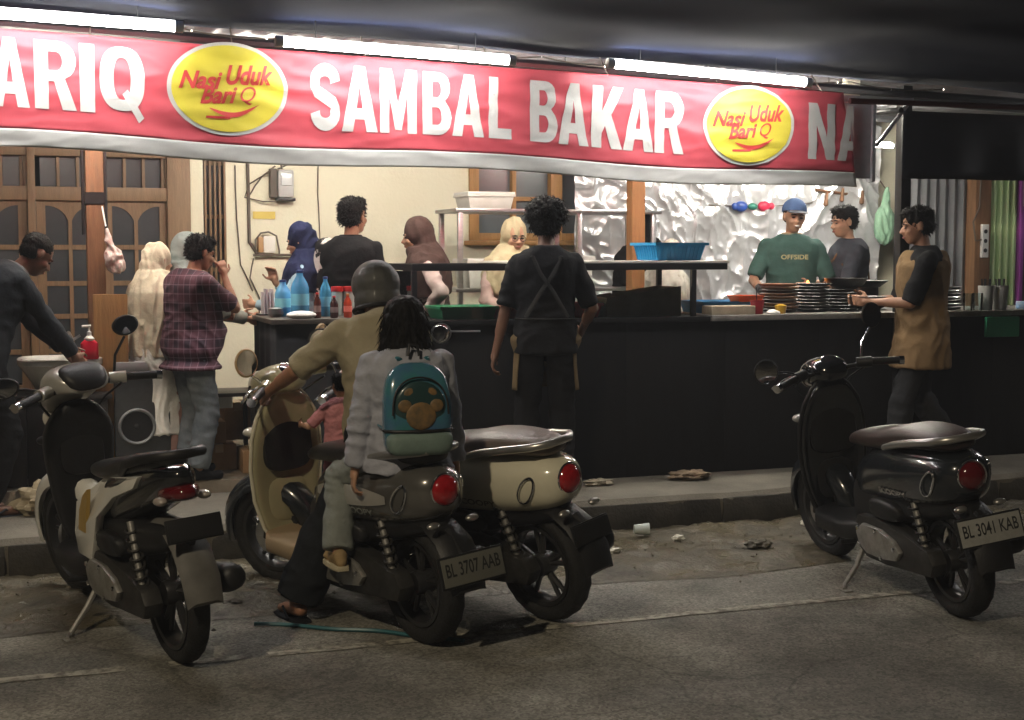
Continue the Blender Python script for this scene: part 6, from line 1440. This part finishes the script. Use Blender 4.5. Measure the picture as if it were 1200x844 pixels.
# --- girl with the back pack
p2 = Person('girl with long black hair in a lilac sweater on the rear seat', sc_pt(.05, -.06), sd_ - R(19), 1.36, SKINL, bend=(0, 6), head=(8, -8), build=1.08, pelvis=(0, 0, 1.03), lean_head=0,
            la=(-.28, .02, .90), ra=(.28, .06, .92), lpole=(-1, -.6, .0), rpole=(1, -.6, 0), ll=(-.33, .22, .46), rl=(.22, .30, .46), llp=(-.3, 1, .5), rlp=(.3, 1, .5))
p2.shirt(fab('lilac grey sweater', (.40, .41, .47), col2=(.30, .31, .36)), 1.92, .82, .030, wr=.010, sl_infl=.024, flare=.02); p2.trousers(fab('pale grey green trousers', (.24, .26, .24)), .02, wide=.02); p2.shoes(fab('tan shoes', (.34, .24, .12)), sole=fab('cream soles', (.5, .44, .3))); p2.hair('long')
# --- small child in front
p3 = Person('small child in pink standing between the rider and the handlebar', sc_pt(.80, .06) + V(0, 0, .335), sd_, .74, SKINL, head=(4, 0), la=(-.28, .38, 1.15), ra=(.28, .38, 1.15))
p3.shirt(fab('pink top', (.58, .25, .27)), .9, .8, .03); p3.trousers(fab('pink trousers', (.50, .20, .22)), .03, wide=.02); p3.hair('short'); p3.shoes(fab('red shoes', (.3, .03, .03)))
# --- back pack
k2 = 1.36 / 1.7; bp = thing('backpack', 'shiny teal backpack with an orange paw emblem worn by the girl', 'backpack', p2.t.location, sd_ - R(19)); bp.scale = (k2, k2, k2)
HOLO = mat('iridescent teal vinyl', (.04, .20, .19), .2, coat=.7, nscale=6, col2=(.06, .13, .26)); GRYB = mat('pale green fabric', (.17, .24, .21), .6, nscale=8, namt=.3)
def bps(z, x, y): return p2.tp(z, x, y)
def bring(z, hw, y0, y1, n=26):
    return [bps(z, hw * sgn_pow(math.cos(2 * math.pi * j / n), .55), (y0 + y1) / 2 + (y1 - y0) / 2 * sgn_pow(math.sin(2 * math.pi * j / n), .55)) for j in range(n)]
MB().rings([bring(.93, .13, -.24, -.13), bring(.945, .165, -.285, -.13), bring(1.03, .178, -.30, -.13), bring(1.16, .178, -.295, -.13), bring(1.27, .17, -.275, -.135), bring(1.335, .145, -.25, -.135), bring(1.37, .10, -.22, -.14), bring(1.385, .05, -.19, -.15)]).build('main_bag', HOLO, bp, smooth=60, subdiv=1)
MB().rings([bring(.932, .11, -.29, -.2), bring(.94, .16, -.335, -.2), bring(.99, .172, -.342, -.2), bring(1.035, .172, -.336, -.2), bring(1.05, .145, -.315, -.2)]).build('lower_pocket', GRYB, bp, smooth=60, subdiv=1)
MB().tube([bps(1.055, .178 * math.cos(a), -.235 - .088 * math.sin(a)) for a in [math.pi * j / 16 for j in range(17)]], .008, 8).build('piping', BPL, bp)
MB().tube([bps(1.07 + .24 * math.sin(a) ** .5, .145 * math.cos(a), -.300 + .022 * math.sin(a)) for a in [math.pi * (.02 + .96 * j / 20) for j in range(21)]], .005, 8).build('zip', BPL, bp)
PNL = MB().ellip(bps(1.165, 0, -.280), (.135, .022, .135), 22, 12).build('front_panel', mat('dark teal panel', (.018, .05, .05), .3, coat=.4), bp)
ORG = mat('orange paw print', (.27, .155, .055), .5, nscale=26, col2=(.10, .08, .045))
paw = MB()
for x, z, r_ in ((0, 1.125, .078), (-.082, 1.175, .036), (.082, 1.175, .036), (-.05, 1.23, .038), (.05, 1.23, .038), (0, 1.25, .038)):
    c = bps(z, x, -.3015 + max(0, z - 1.16) * .12); paw.ellip(c, (r_, .007, r_ * .9), 18, 8)
paw.build('emblem', ORG, bp)
for q in (-1, 1):
    MB().tube([bps(1.40, .07 * q, -.15), bps(1.452, .095 * q, -.05), bps(1.43, .11 * q, .07), bps(1.30, .12 * q, .15), bps(1.12, .15 * q, .09), bps(1.06, .165 * q, -.10), bps(1.05, .15 * q, -.16)], .018, 8, sq=.5).build('shoulder_strap', HOLO, bp)
MB().tube([bps(1.415, -.03, -.17), bps(1.47, -.02, -.165), bps(1.47, .02, -.165), bps(1.415, .03, -.17)], .008, 8).build('top_loop', BPL, bp)

# ================================================================ cooking smoke hanging in the air
hz = bpy.data.materials.new('thin smoke'); hz.use_nodes = True; hn = hz.node_tree.nodes; hn.remove(hn['Principled BSDF'])
pv = hn.new('ShaderNodeVolumePrincipled'); pv.inputs['Color'].default_value = (.86, .90, 1.0, 1); pv.inputs['Density'].default_value = HAZE_D; pv.inputs['Anisotropy'].default_value = 0.25
hz.node_tree.links.new(pv.outputs[0], hn['Material Output'].inputs['Volume'])
MB().box(-41, 41, -31, 16, -1, 8.4).build('haze', hz, smooth=0, kind='stuff')
